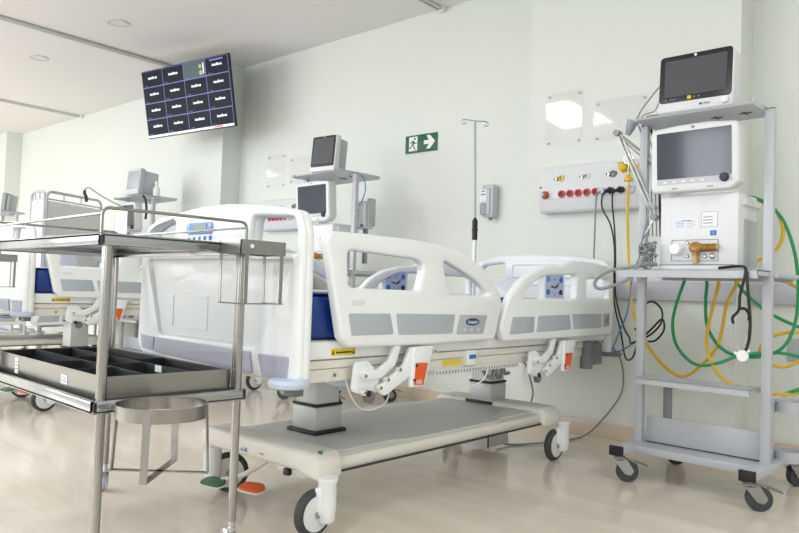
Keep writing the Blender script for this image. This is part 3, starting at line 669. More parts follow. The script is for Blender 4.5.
def make_monitor():
    t = thing('patient_monitor', 'white wide patient monitor on top of the nearest cart', 'monitor', (-1.06, 3.14, 1.602), 0)
    X = Matrix.Translation((0, 0, .14)) @ Matrix.Rotation(R(-4), 4, 'X')
    b = B(); b.plate(fillet([(-.155, -.13), (.158, -.13), (.16, .115), (.135, .13), (-.135, .128), (-.155, .11)], [.01, .012, .025, .025, .02, .02]), [], .10, 'xz', 0, DEV, bev=.008, X=X)
    b.box((0, .0, .006), (.24, .11, .014), DEV, bev=.004)
    b.build('housing', t)
    b = B(); b.plate(rrect(-.151, -.085, .152, .124, .018), [], .004, 'xz', -.051, BEZ, bev=.001, X=X); b.plate(circ(0, .114, .006, 12), [], .002, 'xz', -.0535, WHT, X=X)
    b.plate(rrect(-.028, -.078, -.012, -.064, .002), [], .001, 'xz', -.0535, YELK, X=X)
    for k in (-.12, -.1, -.085, .0, .02): b.plate(rrect(k-.004, -.075, k+.005, -.069, .001), [], .001, 'xz', -.0535, DGREY, X=X)
    g = b.build('bezel', t)
    b = B(); b.plate(rrect(-.128, -.06, .13, .102, .002), [], .002, 'xz', -.0535, SCR, X=X); b.build('display_screen', g)
    b = B(); b.lathe([(0, .016), (.010, .016), (.015, .012), (.016, 0)], (0, 0, 0), WHT, X @ Matrix.Translation((.128, -.05, -.105)) @ FRONT, 20); b.build('rotary_knob', t)
    b = B(); b.plate(rrect(.02, -.112, .07, -.1, .004), [], .001, 'xz', -.0506, PANELD, X=X); b.plate(rrect(.024, -.11, .034, -.102, .001), [], .001, 'xz', -.0513, DPRINT, X=X); b.plate(rrect(.04, -.108, .064, -.104, .001), [], .001, 'xz', -.0513, DGREY, X=X); b.build('printed_badge', t)
    return t
mon1 = make_monitor()

# stations farther left
cart2 = dup(cart1, 'grey equipment cart standing between the two hospital beds', (-3.715, 3.56, 0), R(-3))
vent2 = dup(vent1, 'white ventilator on the cart between the two beds', (-3.76, 3.56, .93), R(-3))
def deepen(c):
    for o in kids(c):
        if o.name.startswith('top_shelf'): o.scale = (1, 1.6, 1); o.location = (0, .147, 0)
deepen(cart2)
def deep_monitor(name, label, loc, rz, w, h, d, scr, bez, body):
    t = thing(name, label, 'monitor', loc, rz)
    X = Matrix.Translation((0, 0, h/2+.012)) @ Matrix.Rotation(R(-5), 4, 'X')
    b = B(); b.plate(rrect(-w/2, -h/2, w/2, h/2, .02), [], .05, 'xz', -d/2+.025, body, bev=.008, X=X); b.plate(rrect(-w/2+.015, -h/2+.012, w/2-.015, h/2-.015, .02), [], d-.05, 'xz', .025, DEVG if body == DEV else body, bev=.012, X=X)
    b.box((0, 0, .008), (w*.8, d*.8, .016), body, bev=.003); b.build('housing', t)
    b = B(); b.plate(rrect(-w/2+.008, -h/2+.035, w/2-.008, h/2-.008, .012), [], .003, 'xz', -d/2-.001, bez, X=X); b.plate(circ(0, h/2-.014, .004, 8), [], .001, 'xz', -d/2-.003, WHT, X=X); g = b.build('bezel', t)
    b = B(); b.plate(rrect(-w/2+.022, -h/2+.055, w/2-.022, h/2-.024, .002), [], .002, 'xz', -d/2-.003, scr, X=X); b.build('display_screen', g)
    return t
mon2 = deep_monitor('patient_monitor', 'deep bodied patient monitor on the cart between the two beds', (-3.71, 3.44, 1.602), R(4), .235, .262, .14, SCR, BEZ, DEV)
c3 = (-6.35, 3.55, 0)
cart3 = dup(cart1, 'far grey equipment cart beside the white chart, below the wall screen', c3, R(-3))
vent3 = dup(vent1, 'ventilator with a yellow tag on the far cart with the chart', (c3[0]-.02, c3[1], .93), R(-3))
deepen(cart3)
mon3 = deep_monitor('patient_monitor', 'old boxy light grey monitor on the far cart below the wall screen', (c3[0]+.03, c3[1]-.10, 1.602), R(0), .24, .25, .2, SCRG, DISP, DISP)
c4 = (-9.55, 3.55, 0)
cart4 = dup(cart1, 'last equipment cart, by the far end of the wall', c4, R(-3))
mon4 = deep_monitor('patient_monitor', 'grey monitor on the last cart at the far end', (c4[0]-.02, c4[1]-.1, 1.602), R(-40), .26, .24, .1, SCRG, CARTD, CARTD)
# chart on cart 3, box, bottle
b = B(); b.box((0, 0, 0), (.21, .004, .30), PAPER); [b.box((-.01, -.0025, .1-.03*k), (.15, .001, .008), LBLUE) for k in range(7)]
o = b.build('paper_chart'); o.location = (c3[0]+.06, c3[1]-.31, 1.33); tag(o, 'white printed chart hanging at the front of the far cart', 'chart')
b = B(); b.box((0, 0, .09), (.14, .1, .18), PAPER, bev=.004); o = b.build('white_box'); o.location = (c3[0]-.20, c3[1]+.02, 1.597); tag(o, 'white box beside the boxy monitor on the far cart', 'box')
t = thing('plastic_bottle', 'small white bottle to the right of the boxy monitor'.replace('to the right of', 'standing next to'), 'bottle', (c3[0]+.2, c3[1]-.05, 1.597))
b = B(); b.lathe([(0, 0), (.03, 0), (.032, .01), (.032, .09), (.014, .115), (.014, .13), (0, .13)], (0, 0, 0), PAPER); b.build('body', t)
b = B(); b.cyl((0, 0, .13), (0, 0, .16), .016, WHT); b.build('cap', t)
b = B(); b.tube([(c3[0]+.10, c3[1]-.15, 1.60), (c3[0]+.18, c3[1]-.2, 1.61), (c3[0]+.26, c3[1]-.2, 1.58), (c3[0]+.3, c3[1]-.2, 1.48), (c3[0]+.29, c3[1]-.2, 1.38)], .011, CBLK, smooth=5); tag(b.build('monitor_cable'), 'thick black cable drooping from the boxy monitor on the far cart', 'cable')
# gooseneck arm of station three
b = B(); b.tube([(-6.36, 3.36, 1.18), (-6.38, 3.34, 1.40), (-6.429, 3.3, 1.506), (-6.756, 3.3, 1.612), (-7.0, 3.3, 1.70), (-7.09, 3.3, 1.735), (-7.16, 3.3, 1.738), (-7.205, 3.3, 1.71), (-7.185, 3.3, 1.675)], .009, CARTD, smooth=4); b.tube([(-7.2, 3.3, 1.715), (-7.195, 3.3, 1.68), (-7.165, 3.3, 1.655), (-7.15, 3.3, 1.60)], .016, BLK, smooth=3)
tag(b.build('hose_support_arm'), 'thin bent arm with a black clip end, above the folding screen', 'arm')

# folding privacy screen
def screen():
    t = thing('folding_screen', 'folding privacy screen of grey cloth in a tubular frame beyond the trolley', 'privacy screen', (0, 0, 0))
    A, Bq, D = Vector((-8.02, 3.10, 0)), Vector((-7.74, 3.14, 0)), Vector((-8.09, 3.92, 0))
    for p, q in ((A, Bq), (Bq, D)):
        u = (q-p).normalized(); L = (q-p).length
        f = B(); z0, z1 = .06, 1.73
        pr = fillet([(0.015, z0), (.015, z1), (L-.015, z1), (L-.015, z0)], [0, .08, .08, 0])
        f.tube([p + u*s + Vector((0, 0, z)) for s, z in pr], .016, CART)
        for z in (1.65, .3): f.tube([p + u*.015 + Vector((0, 0, z)), p + u*(L-.015) + Vector((0, 0, z))], .009, CART)
        for s in (L*.3, L*.6): f.tube([p + u*s + Vector((0, 0, 1.65)), p + u*s + Vector((0, 0, 1.73))], .007, CART)
        g = f.build('frame_panel', t)
        n = u.cross(Vector((0, 0, 1)))
        c = B(); M = Matrix((u, n, Vector((0, 0, 1)))).transposed().to_4x4(); c.box(p + u*L/2 + Vector((0, 0, .965)), (L-.06, .006, 1.33), FAB, M=M); c.build('cloth', g)
        w = B()
        for s in (.015, L-.015): w.cyl(p + u*s + n*.02 + Vector((0, 0, .03)), p + u*s - n*.02 + Vector((0, 0, .03)), .03, TYRE)
        w.build('foot_wheel', g)
screen()

# ------------------------------------------------------------------ wall fittings
def gas_panel(label, x0, yw, loc2=None):
    # local origin: lower left corner against the wall
    t = thing('gas_outlet_panel', label, 'wall panel', (x0, yw, 1.30))
    W_ = .80
    b = B(); b.plate(fillet([(0, .0), (0, .285), (-.055, .285), (-.1, .12), (-.1, .08), (-.075, 0)], [.01, .01, .03, .03, .02, .03]), [], W_, 'yz', W_/2, PANEL, bev=.006)
    b.build('housing', t)
    b = B(); b.plate(fillet([(-.002, .0), (-.104, .08), (-.104, .076), (-.078, -.004)], .004), [], W_, 'yz', W_/2, PANELD) if 0 else b.lo((.004, -.1015, .078), (W_-.004, -.099, .082), PANELD); b.build('trim_strip', t)
    Mt = FRONT
    ys = -.098
    for k in range(5):
        x = .16 + .0535*k
        b = B(); b.lathe([(0, .004), (.015, .004), (.0155, .012), (.022, .012), (.024, 0)], (x, ys+.001, .105), REDS, Mt, 20); b.lathe([(0, .005), (.0145, .005)], (x, ys, .105), REDD, Mt, 12); b.build('red_socket', t)
    for x in (.42, .465, .525, .585):
        b = B(); b.lathe([(0, .004), (.015, .004), (.0155, .012), (.022, .012), (.024, 0)], (x, ys+.001, .105), PANELD, Mt, 20); b.build('white_socket', t)
    b = B(); b.lathe([(.012, .03), (.02, .03), (.024, .01), (.026, 0)], (.05, ys, .105), REDS, Mt, 20); b.lathe([(0, .045), (.014, .045), (.016, .03), (.02, .0)], (.045, ys, .105), PANELD, Mt, 20); b.build('call_button', t)
    b = B(); b.cyl((.012, -.088, .155), (.012, -.094, .155), .006, BLK); b.build('sensor_dot', t)
    for k, x in enumerate((.12, .285, .45)):
        y = -.072
        b = B(); b.lathe([(0, .03), (.008, .03), (.009, .012), (.018, .010), (.02, -.004)], (x, y, .20), BRASS, Mt, 18); b.lathe([(.010, .016), (.02, .014), (.021, 0)], (x+.02, y, .203), (YEL, DISC, DGREY)[k], Mt, 18); b.cyl((x-.018, y-.004, .203), (x-.018, y-.012, .203), .006, BLK); b.build('gas_port', t)
    b = B(); b.plate([(.485, .262), (.56, .268), (.56, .272), (.485, .266)], [], .001, 'xz', -.067, PRINT); b.build('printed_text', t)
    return t
gp1 = gas_panel('white wall panel with red sockets and gas ports above the near bed head', -2.215, PY)
gp2 = dup(gp1, 'white wall panel with red sockets seen through the footboard opening', (-5.22, YB, 1.30))
# flowmeter with yellow fittings
t = thing('flowmeter', 'oxygen flowmeter with yellow knobs and round gauge on the gas panel', 'flowmeter', (-1.62, 3.74, 1.46))
b = B(); b.lathe([(0, -.008), (.028, -.008), (.03, 0), (.028, .008), (0, .008)], (.0, -.02, .10), CHROME, FRONT, 24); b.lathe([(0, .009), (.024, .009)], (0, -.022, .1), PAPER, FRONT, 24); b.build('gauge', t)
b = B(); b.lathe([(0, -.02), (.02, -.02), (.027, -.01), (.027, .01), (.018, .022), (0, .022)], (-.032, -.02, .058), YELK, Matrix.Rotation(R(50), 4, 'Y'), 18); b.lathe([(0, -.02), (.014, -.02), (.017, 0), (.012, .02), (0, .02)], (.03, -.02, .052), YELK, Matrix.Rotation(R(90), 4, 'Y'), 16); b.build('yellow_knob', t)
b = B(); b.lathe([(0, -.01), (.024, -.008), (.024, .008), (.014, .016), (.01, .03), (0, .03)], (0, -.02, -.012), YELK, None, 18); b.cyl((0, -.02, .0), (0, -.02, .08), .008, CHROME); b.cyl((0, -.02, -.02), (0, -.02, -.05), .007, CHROME); b.build('hose_connector', t)

def hose(name, label, cat, pts, r, m, group=None, sm=6):
    b = B(); b.tube(pts, r, m, smooth=sm, seg=8); return tag(b.build(name), label, cat, group)
def yz(p, y): return [(x, y if not callable(y) else y(i), z) for i, (x, z) in enumerate(p)]
hose('gas_hose', 'yellow hose hanging straight from the flowmeter and looping low behind the cart', 'hose', [(-1.62, 3.72, 1.42), (-1.618, 3.71, 1.3), (-1.61, 3.7, 1.17), (-1.58, 3.66, .95), (-1.545, 3.62, .78), (-1.50, 3.6, .66), (-1.43, 3.6, .545), (-1.34, 3.6, .452), (-1.26, 3.6, .425), (-1.17, 3.58, .49), (-1.085, 3.55, .60), (-1.04, 3.52, .79), (-.985, 3.47, .89), (-.97, 3.40, .985)], .0078, HYEL)
hose('gas_hose', 'yellow hose dropping below the middle shelf and crossing to the lower shelf', 'hose', [(-1.06, 3.42, .98), (-1.07, 3.5, .90), (-1.10, 3.52, .79), (-1.123, 3.52, .678), (-1.128, 3.52, .59), (-1.096, 3.5, .507), (-1.03, 3.47, .44), (-.93, 3.46, .415), (-.80, 3.5, .40), (-.70, 3.6, .42), (-.6, 3.7, .45), (-.3, 3.95, .45), (-.24, 4.078, .45)], .0078, HYEL)
hose('gas_hose', 'green hose making the left most loop under the middle shelf'.replace('left most', 'widest'), 'hose', [(-1.19, 3.42, .98), (-1.22, 3.48, .91), (-1.267, 3.5, .785), (-1.284, 3.5, .682), (-1.263, 3.5, .581), (-1.199, 3.5, .511), (-1.138, 3.5, .495), (-1.055, 3.5, .518), (-.987, 3.52, .552), (-.87, 3.56, .575), (-.78, 3.6, .57), (-.66, 3.7, .53), (-.5, 3.8, .48), (-.3, 3.95, .48), (-.24, 4.078, .48)], .0078, HGRN)
hose('gas_hose', 'green hose dropping beside the yellow one, then arching high past the cart post', 'hose', [(-1.14, 3.45, .98), (-1.143, 3.55, .897), (-1.147, 3.55, .803), (-1.139, 3.55, .689), (-1.096, 3.55, .605), (-1.036, 3.55, .56), (-.955, 3.55, .548), (-.856, 3.55, .569), (-.792, 3.55, .627), (-.757, 3.55, .734), (-.748, 3.54, .875), (-.758, 3.52, 1.02), (-.80, 3.5, 1.165), (-.86, 3.47, 1.245), (-.92, 3.43, 1.275), (-.95, 3.38, 1.27)], .0078, HGRN)
hose('gas_hose', 'green hose slanting down behind the cart post towards the floor by the wall', 'hose', [(-1.03, 3.45, .97), (-1.021, 3.58, .901), (-.973, 3.6, .834), (-.882, 3.6, .758), (-.762, 3.62, .698), (-.6, 3.7, .64), (-.45, 3.8, .6), (-.3, 3.95, .6), (-.24, 4.078, .6)], .0078, HGRN)
hose('gas_hose', 'yellow hose arching out of the ventilator side and back behind the post', 'hose', [(-.95, 3.36, 1.255), (-.91, 3.45, 1.26), (-.886, 3.5, 1.255), (-.835, 3.5, 1.222), (-.803, 3.5, 1.132), (-.819, 3.5, 1.057), (-.87, 3.48, 1.007), (-.93, 3.42, .97), (-.95, 3.35, .965)], .0078, HYEL)
hose('gas_hose', 'yellow hose curving off the middle shelf edge away from the cart', 'hose', [(-.93, 3.44, .96), (-.85, 3.55, .914), (-.785, 3.57, .891), (-.72, 3.6, .84), (-.6, 3.7, .76), (-.45, 3.85, .7), (-.3, 3.95, .7), (-.24, 4.078, .7)], .0078, HYEL)
hose('gas_hose', 'yellow hose in a low loop beside the cart post, below the others', 'hose', [(-.24, 4.078, .74), (-.3, 3.95, .73), (-.5, 3.8, .70), (-.62, 3.7, .69), (-.745, 3.6, .675), (-.81, 3.58, .667), (-.87, 3.57, .64), (-.91, 3.58, .58), (-.867, 3.6, .523), (-.81, 3.61, .514), (-.74, 3.62, .55), (-.6, 3.7, .6), (-.45, 3.8, .63), (-.3, 3.95, .63), (-.24, 4.078, .63)], .0078, HYEL)
hose('gas_hose', 'green hose end lying over the cylinder ring of the near cart', 'hose', [(-.80, 3.52, .395), (-.74, 3.53, .425), (-.68, 3.56, .45), (-.6, 3.6, .462), (-.45, 3.7, .46), (-.3, 3.95, .46), (-.24, 4.078, .46)], .0078, HGRN)

# plugs and cords in the panel
for k, (x, end) in enumerate(((-1.745, [(-1.72, 3.73, 1.2), (-1.69, 3.72, 1.05), (-1.68, 3.7, .8), (-1.60, 3.62, .62), (-1.52, 3.5, .50), (-1.44, 3.4, .51), (-1.385, 3.32, .59), (-1.37, 3.31, .66), (-1.36, 3.3, .75), (-1.31, 3.3, .79), (-1.262, 3.3, .75), (-1.27, 3.3, .68), (-1.34, 3.3, .62), (-1.39, 3.3, .66)]), (-1.685, [(-1.70, 3.73, 1.2), (-1.685, 3.72, 1.05), (-1.67, 3.7, .82), (-1.58, 3.6, .66), (-1.50, 3.5, .60), (-1.46, 3.42, .58), (-1.38, 3.35, .61), (-1.32, 3.33, .66), (-1.26, 3.3, .71), (-1.25, 3.3, .66), (-1.29, 3.31, .61), (-1.33, 3.32, .60)]))):
    t = thing('power_cord', ['black plug and cord in the first white socket beside the red ones', 'black plug and cord in the socket next to the flowmeter hose'][k], 'power cord', (0, 0, 0))
    b = B(); b.cyl((x, 3.785, 1.405), (x, 3.755, 1.405), .02, BLK, .018); b.cyl((x, 3.757, 1.405), (x-.02, 3.735, 1.395), .012, BLK, .008); b.build('plug', t)
    b = B(); b.tube([(x-.015, 3.74, 1.397), (x-.03, 3.73, 1.37), (x-.028, 3.73, 1.3)] + end, .0047, CBLK, smooth=5); b.build('cord', t)
t = thing('power_cord', 'thin grey cord with white plug hanging from the panel behind the bed head', 'power cord', (0, 0, 0))
b = B(); b.cyl((-1.80, 3.785, 1.405), (-1.80, 3.755, 1.405), .02, PANELD); b.build('plug', t)
b = B(); b.tube([(-1.80, 3.757, 1.40), (-1.815, 3.74, 1.37), (-1.82, 3.74, 1.2), (-1.82, 3.74, .9), (-1.80, 3.76, .6), (-1.69, 3.78, .5), (-1.66, 3.80, .38), (-1.68, 3.8, .25), (-1.80, 3.78, .08), (-1.87, 3.75, .012), (-1.9, 3.6, .008), (-1.95, 3.42, .008), (-2.05, 3.25, .008), (-2.1, 3.2, .05), (-2.12, 3.18, .2)], .0048, CGRY, smooth=6); b.build('cord', t)
hose('data_cable', 'blue cable running down behind the near cart post', 'cable', [(-1.41, 3.5, 1.15), (-1.425, 3.45, 1.05), (-1.45, 3.4, .9), (-1.47, 3.4, .74), (-1.54, 3.45, .61), (-1.59, 3.5, .53), (-1.53, 3.46, .535), (-1.43, 3.4, .585), (-1.36, 3.36, .62)], .0038, CBLU)
hose('data_cable', 'thin grey cord hanging under the bed head to the base', 'cable', [(-2.08, 3.3, .5), (-2.075, 3.45, .42), (-2.068, 3.5, .33), (-2.05, 3.5, .26), (-2.03, 3.45, .215)], .0045, CGRY)
hose('bed_cable', 'white cable sagging under the near bed frame beside the yellow sticker', 'cable', [(-1.62, 2.36, .535), (-1.615, 2.40, .50), (-1.62, 2.36, .45), (-1.64, 2.25, .43), (-1.66, 2.1, .455), (-1.68, 1.98, .49)], .003, CWHT)
hose('bed_cable', 'white cable looping beside the foot column of the near bed', 'cable', [(-1.68, 1.66, .53), (-1.66, 1.66, .47), (-1.66, 1.71, .41), (-1.66, 1.78, .395), (-1.655, 1.845, .42), (-1.65, 1.85, .5)], .003, CWHT)
t = thing('hand_control', 'pale grey hand control lying under the foot end of the near bed', 'hand control', (-1.72, 1.72, .492))
b = B(); b.box((0, 0, 0), (.06, .15, .03), BUMP, bev=.008, rz=R(-12)); b.build('body', t)
b = B(); b.box((.0, .02, .0165), (.035, .09, .002), CARTD, rz=R(-12)); b.build('keypad', t)

# bed power handle loop of grey cable on the shelf
hose('sensor_cable', 'loop of thick grey cable hanging off the middle shelf towards the bed', 'cable', [(-1.22, 3.12, .955), (-1.279, 3.05, .945), (-1.388, 3.03, .925), (-1.451, 3.03, .893), (-1.469, 3.03, .858), (-1.44, 3.03, .84), (-1.362, 3.03, .862), (-1.30, 3.03, .896), (-1.27, 3.05, .95), (-1.23, 3.1, .955)], .0075, CGRY)
rnd = random.Random(3); pts = []
for i in range(46):
    a = i*1.9; pts.append((-1.262 + .05*math.cos(a)*rnd.uniform(.3, 1), 3.11 + .05*math.sin(a)*rnd.uniform(.3, 1), .945 + rnd.uniform(0, .11)))
hose('sensor_cable', 'tangled heap of thin grey sensor leads on the middle shelf beside the ventilator', 'cable', pts, .0028, CGRY)
hose('sensor_cable', 'single grey lead running up from the tangle to the support arm', 'cable', [(-1.29, 3.1, 1.0), (-1.28, 3.1, 1.07), (-1.258, 3.1, 1.17), (-1.25, 3.1, 1.22)], .004, CGRY)

# hose support arm on the cart
t = thing('hose_support_arm', 'jointed chrome support arm fixed beside the nearest ventilator', 'arm', (0, 0, 0))
b = B(); b.tube([(-1.29, 3.2, 1.45), (-1.453, 3.2, 1.585)], .0065, CHROME); b.tube([(-1.29, 3.21, 1.42), (-1.44, 3.21, 1.56)], .004, CHROME); b.build('upper_rod', t)
b = B(); b.tube([(-1.453, 3.2, 1.585), (-1.256, 3.16, 1.17)], .0065, CHROME); b.tube([(-1.43, 3.19, 1.58), (-1.24, 3.15, 1.18)], .004, CHROME); b.build('lower_rod', t)
for a, c, r_, m in (((-1.453, 3.18, 1.585), (-1.453, 3.225, 1.585), .015, CARTD), ((-1.25, 3.14, 1.17), (-1.25, 3.18, 1.17), .014, CARTD), ((-1.27, 3.17, 1.44), (-1.27, 3.23, 1.44), .018, CARTD)):
    b = B(); b.cyl(a, c, r_, m); b.build('joint', t)
b = B(); b.tube([(-1.25, 3.15, 1.165), (-1.30, 3.14, 1.06)], .004, CHROME); b.build('end_rod', t)
b = B(); b.lathe([(.012, 0), (.02, .03), (.028, .07), (.026, .07), (.018, .03), (.01, 0)], (-1.41, 3.22, 1.575), CLEARW, Matrix.Rotation(R(20), 4, 'Y'), 18); tag(b.build('plastic_cup'), 'small clear cup held at the top joint of the chrome support arm', 'cup')
for k, (z, dz, xx, m, r) in enumerate(((1.76, .0, -1.30, CGRY, .0035), (1.70, 0, -1.28, CGRY, .003), (1.685, 0, -1.27, CGRY, .003), (1.65, 0, -1.27, CBLK, .006))):
    hose('monitor_cable', ['grey cable leaving the near monitor, uppermost of the four', 'grey cable leaving the near monitor, second from the top', 'grey cable leaving the near monitor, third from the top', 'thick black cable at the foot of the near monitor side'][k], 'cable', [(-1.205, 3.14, z), (-1.225, 3.13, z-.005), (-1.262+.014*k, 3.12+.012*k, z-.05), (-1.325+.012*k, 3.13+.014*k, 1.63), (-1.335+.012*k, 3.2+.014*k, 1.56), (-1.345+.012*k, 3.3+.014*k, 1.45), (-1.35+.014*k, 3.32+.014*k, 1.3), (-1.34+.014*k, 3.32+.014*k, 1.1)], r, m, sm=5)

# stethoscope hung over the shelf edge
t = thing('stethoscope', 'black stethoscope with a white chest piece hanging from the middle shelf', 'stethoscope', (0, 0, 0))
b = B(); y = 2.985
b.tube([(-.95, 3.1, .94), (-.86, 3.05, .945), (-.82, 3.0, .935), (-.818, y, .90), (-.834, y, .83), (-.838, y, .77), (-.86, y, .74), (-.857, y, .715)], .006, CBLK, smooth=5); b.tube([(-.838, y, .775), (-.815, y, .775), (-.80, y, .755), (-.80, y, .73)], .006, CBLK, smooth=4)
b.tube([(-.812, y+.006, .92), (-.806, y-.004, .86), (-.795, y-.004, .74), (-.797, y-.004, .66), (-.81, y-.004, .61)], .006, CBLK, smooth=5); b.build('tubing', t)
b = B(); b.tube([(-.857, y, .72), (-.85, y, .66), (-.838, y, .615), (-.842, y-.01, .60)], .0028, CHROME, smooth=5); b.tube([(-.80, y, .735), (-.803, y, .68), (-.818, y, .63), (-.80, y, .61)], .0028, CHROME, smooth=5)
b.cyl((-.848, y-.01, .603), (-.84, y-.01, .598), .006, WHT); b.cyl((-.803, y, .613), (-.796, y, .609), .006, WHT); b.build('ear_tubes', t)
b = B(); b.lathe([(0, -.006), (.021, -.006), (.023, 0), (.021, .006), (0, .006)], (-.818, y-.012, .592), PAPER, FRONT, 24); b.build('chest_piece', t)

hose('gas_hose', 'yellow hose bending down behind the bed rail near the cart between the beds', 'hose', [(-4.0, 3.75, 1.0), (-3.97, 3.82, .99), (-3.90, 3.84, .955), (-3.845, 3.85, .88), (-3.83, 3.85, .78), (-3.85, 3.85, .66), (-3.95, 3.85, .5)], .012, HYEL)
hose('gas_hose', 'green hose bending down beside the yellow one near the cart between the beds', 'hose', [(-4.02, 3.72, .96), (-3.99, 3.80, .95), (-3.935, 3.81, .925), (-3.885, 3.82, .86), (-3.87, 3.82, .77), (-3.89, 3.82, .65), (-3.99, 3.82, .5)], .012, HGRN)
t = thing('breathing_humidifier', 'white boxy unit with dark knobs beside the second ventilator', 'medical device', (-3.60, 3.70, 1.24))
b = B(); b.lo((-.07, -.05, 0), (.05, .05, .20), DEV, bev=.01); b.lo((.05, -.03, .02), (.075, .04, .22), DEVG, bev=.006); b.build('housing', t)
for z in (.09, .13):
    b = B(); b.lathe([(0, .02), (.014, .02), (.017, 0)], (-.03, -.05, z), DGREY, FRONT, 14); b.build('knob', t)
b = B(); b.cyl((.03, -.05, .02), (.03, -.06, .02), .012, DGREY); b.lo((-.03, .02, -.25), (.0, .045, 0), CARTD); b.build('mount', t)
hose('data_cable', 'short blue cable curving beside the post of the cart between the beds', 'cable', [(-3.45, 3.5, 1.59), (-3.42, 3.5, 1.56), (-3.405, 3.5, 1.49), (-3.43, 3.5, 1.42), (-3.46, 3.5, 1.38)], .004, CBLU)

# acrylic sheet holders
def holder(label, x0, x1, z0, z1, yw):
    t = thing('sheet_holder', label, 'sheet holder', ((x0+x1)/2, yw, z0))
    w, h = (x1-x0)/2, z1-z0
    b = B(); b.lo((-w, -.012, 0), (w, -.009, h), ACR); b.lo((-w, -.0035, 0), (w, -.001, h), ACR)
    b.lo((-w, -.012, 0), (w, -.001, .003), ACR); b.lo((-w, -.012, 0), (-w+.003, -.001, h), ACR); b.lo((w-.003, -.012, 0), (w, -.001, h), ACR); b.build('clear_pocket', t)
    b = B()
    for x in (-w+.02, w-.02):
        for z in (.02, h-.02): b.cyl((x, -.015, z), (x, .002, z), .006, PANELD)
    b.build('fixing_screw', t)
holder('upright clear sheet holder on the wall above the near gas panel', -2.228, -1.986, 1.72, 2.048, PY)
holder('sideways clear sheet holder on the wall next to the chrome support arm', -1.907, -1.585, 1.715, 1.957, PY)
holder('upright clear sheet holder on the far wall beside the pilaster corner', -5.24, -4.99, 1.70, 2.0, YB)
holder('sideways clear sheet holder on the far wall behind the cart between the beds', -4.92, -4.62, 1.72, 1.95, YB)
# exit sign
t = thing('exit_sign', 'green exit sign with running figure and white arrow', 'sign', (-3.407, YB, 1.916))
b = B(); b.lo((-.155, -.006, -.068), (.155, 0, .068), EXITG, bev=.001); b.build('sign_board', t)
b = B(); b.plate([(-.118, -.052), (-.036, -.052), (-.036, .056), (-.118, .056)], [], .001, 'xz', -.0066, WHT)
b.build('white_door', t)
b = B(); b.plate([(.028, -.012), (.075, -.012), (.052, -.048), (.086, -.048), (.134, .003), (.086, .054), (.052, .054), (.075, .018), (.028, .018)], [], .001, 'xz', -.0066, WHT); b.build('white_arrow', t)
b = B(); y = -.0075
b.plate(circ(-.062, .04, .009, 14), [], .001, 'xz', y, EXITG)
for p in ([(-.083, .022), (-.066, .026), (-.068, .0), (-.076, -.012), (-.09, -.008)], [(-.108, .012), (-.09, .026), (-.072, .026), (-.08, .018), (-.092, .015), (-.104, .004)], [(-.07, .022), (-.055, .008), (-.04, .012), (-.04, .006), (-.058, -.0), (-.074, .012)], [(-.09, -.006), (-.098, -.028), (-.124, -.034), (-.124, -.026), (-.106, -.02), (-.08, -.004)], [(-.078, -.008), (-.066, -.02), (-.05, -.046), (-.06, -.047), (-.074, -.024), (-.088, -.008)]):
    b.plate(p, [], .001, 'xz', y, EXITG)
b.build('running_figure', t)
# soap dispenser
t = thing('soap_dispenser', 'grey wall soap dispenser with white paper label behind the drip pole', 'dispenser', (-2.75, YB, 1.43)); t.scale = (.78, .8, 1)
b = B(); b.plate(fillet([(-.06, .115), (.05, .118), (.062, .10), (.062, -.08), (.05, -.112), (-.03, -.108), (-.06, -.1)], [.02, .02, .02, .02, .02, .02, .02]), [], .09, 'xz', -.045, DISP, bev=.012)
b.build('housing', t)
b = B(); b.box((-.008, -.075, -.002), (.09, .06, .19), DISP, bev=.014); g = b.build('front_cover', t)
b = B(); b.plate(rrect(-.068, -.0, .0, .085, .003), [], .001, 'xz', -.1055, PAPER); b.plate(rrect(-.045, .066, -.015, .073, .001), [], .001, 'xz', -.1062, DPRINT); b.plate(rrect(-.055, .045, -.005, .051, .001), [], .001, 'xz', -.1062, DPRINT); b.build('paper_label', g)
b = B(); b.plate(rrect(-.06, -.092, .004, -.012, .01), [], .012, 'xz', -.103, DISPD, bev=.003); b.build('soap_window', g)
b = B(); b.cyl((.02, -.06, -.125), (.02, -.06, -.1), .015, DGREY); b.build('nozzle', t)
# wall plate
b = B(); b.lo((-.05, -.008, -.06), (.05, 0, .06), PLATEG, bev=.003); o = b.build('wall_plate'); o.location = (-.86, YB, .565); tag(o, 'grey blank wall plate low on the wall beside the cart', 'wall plate')

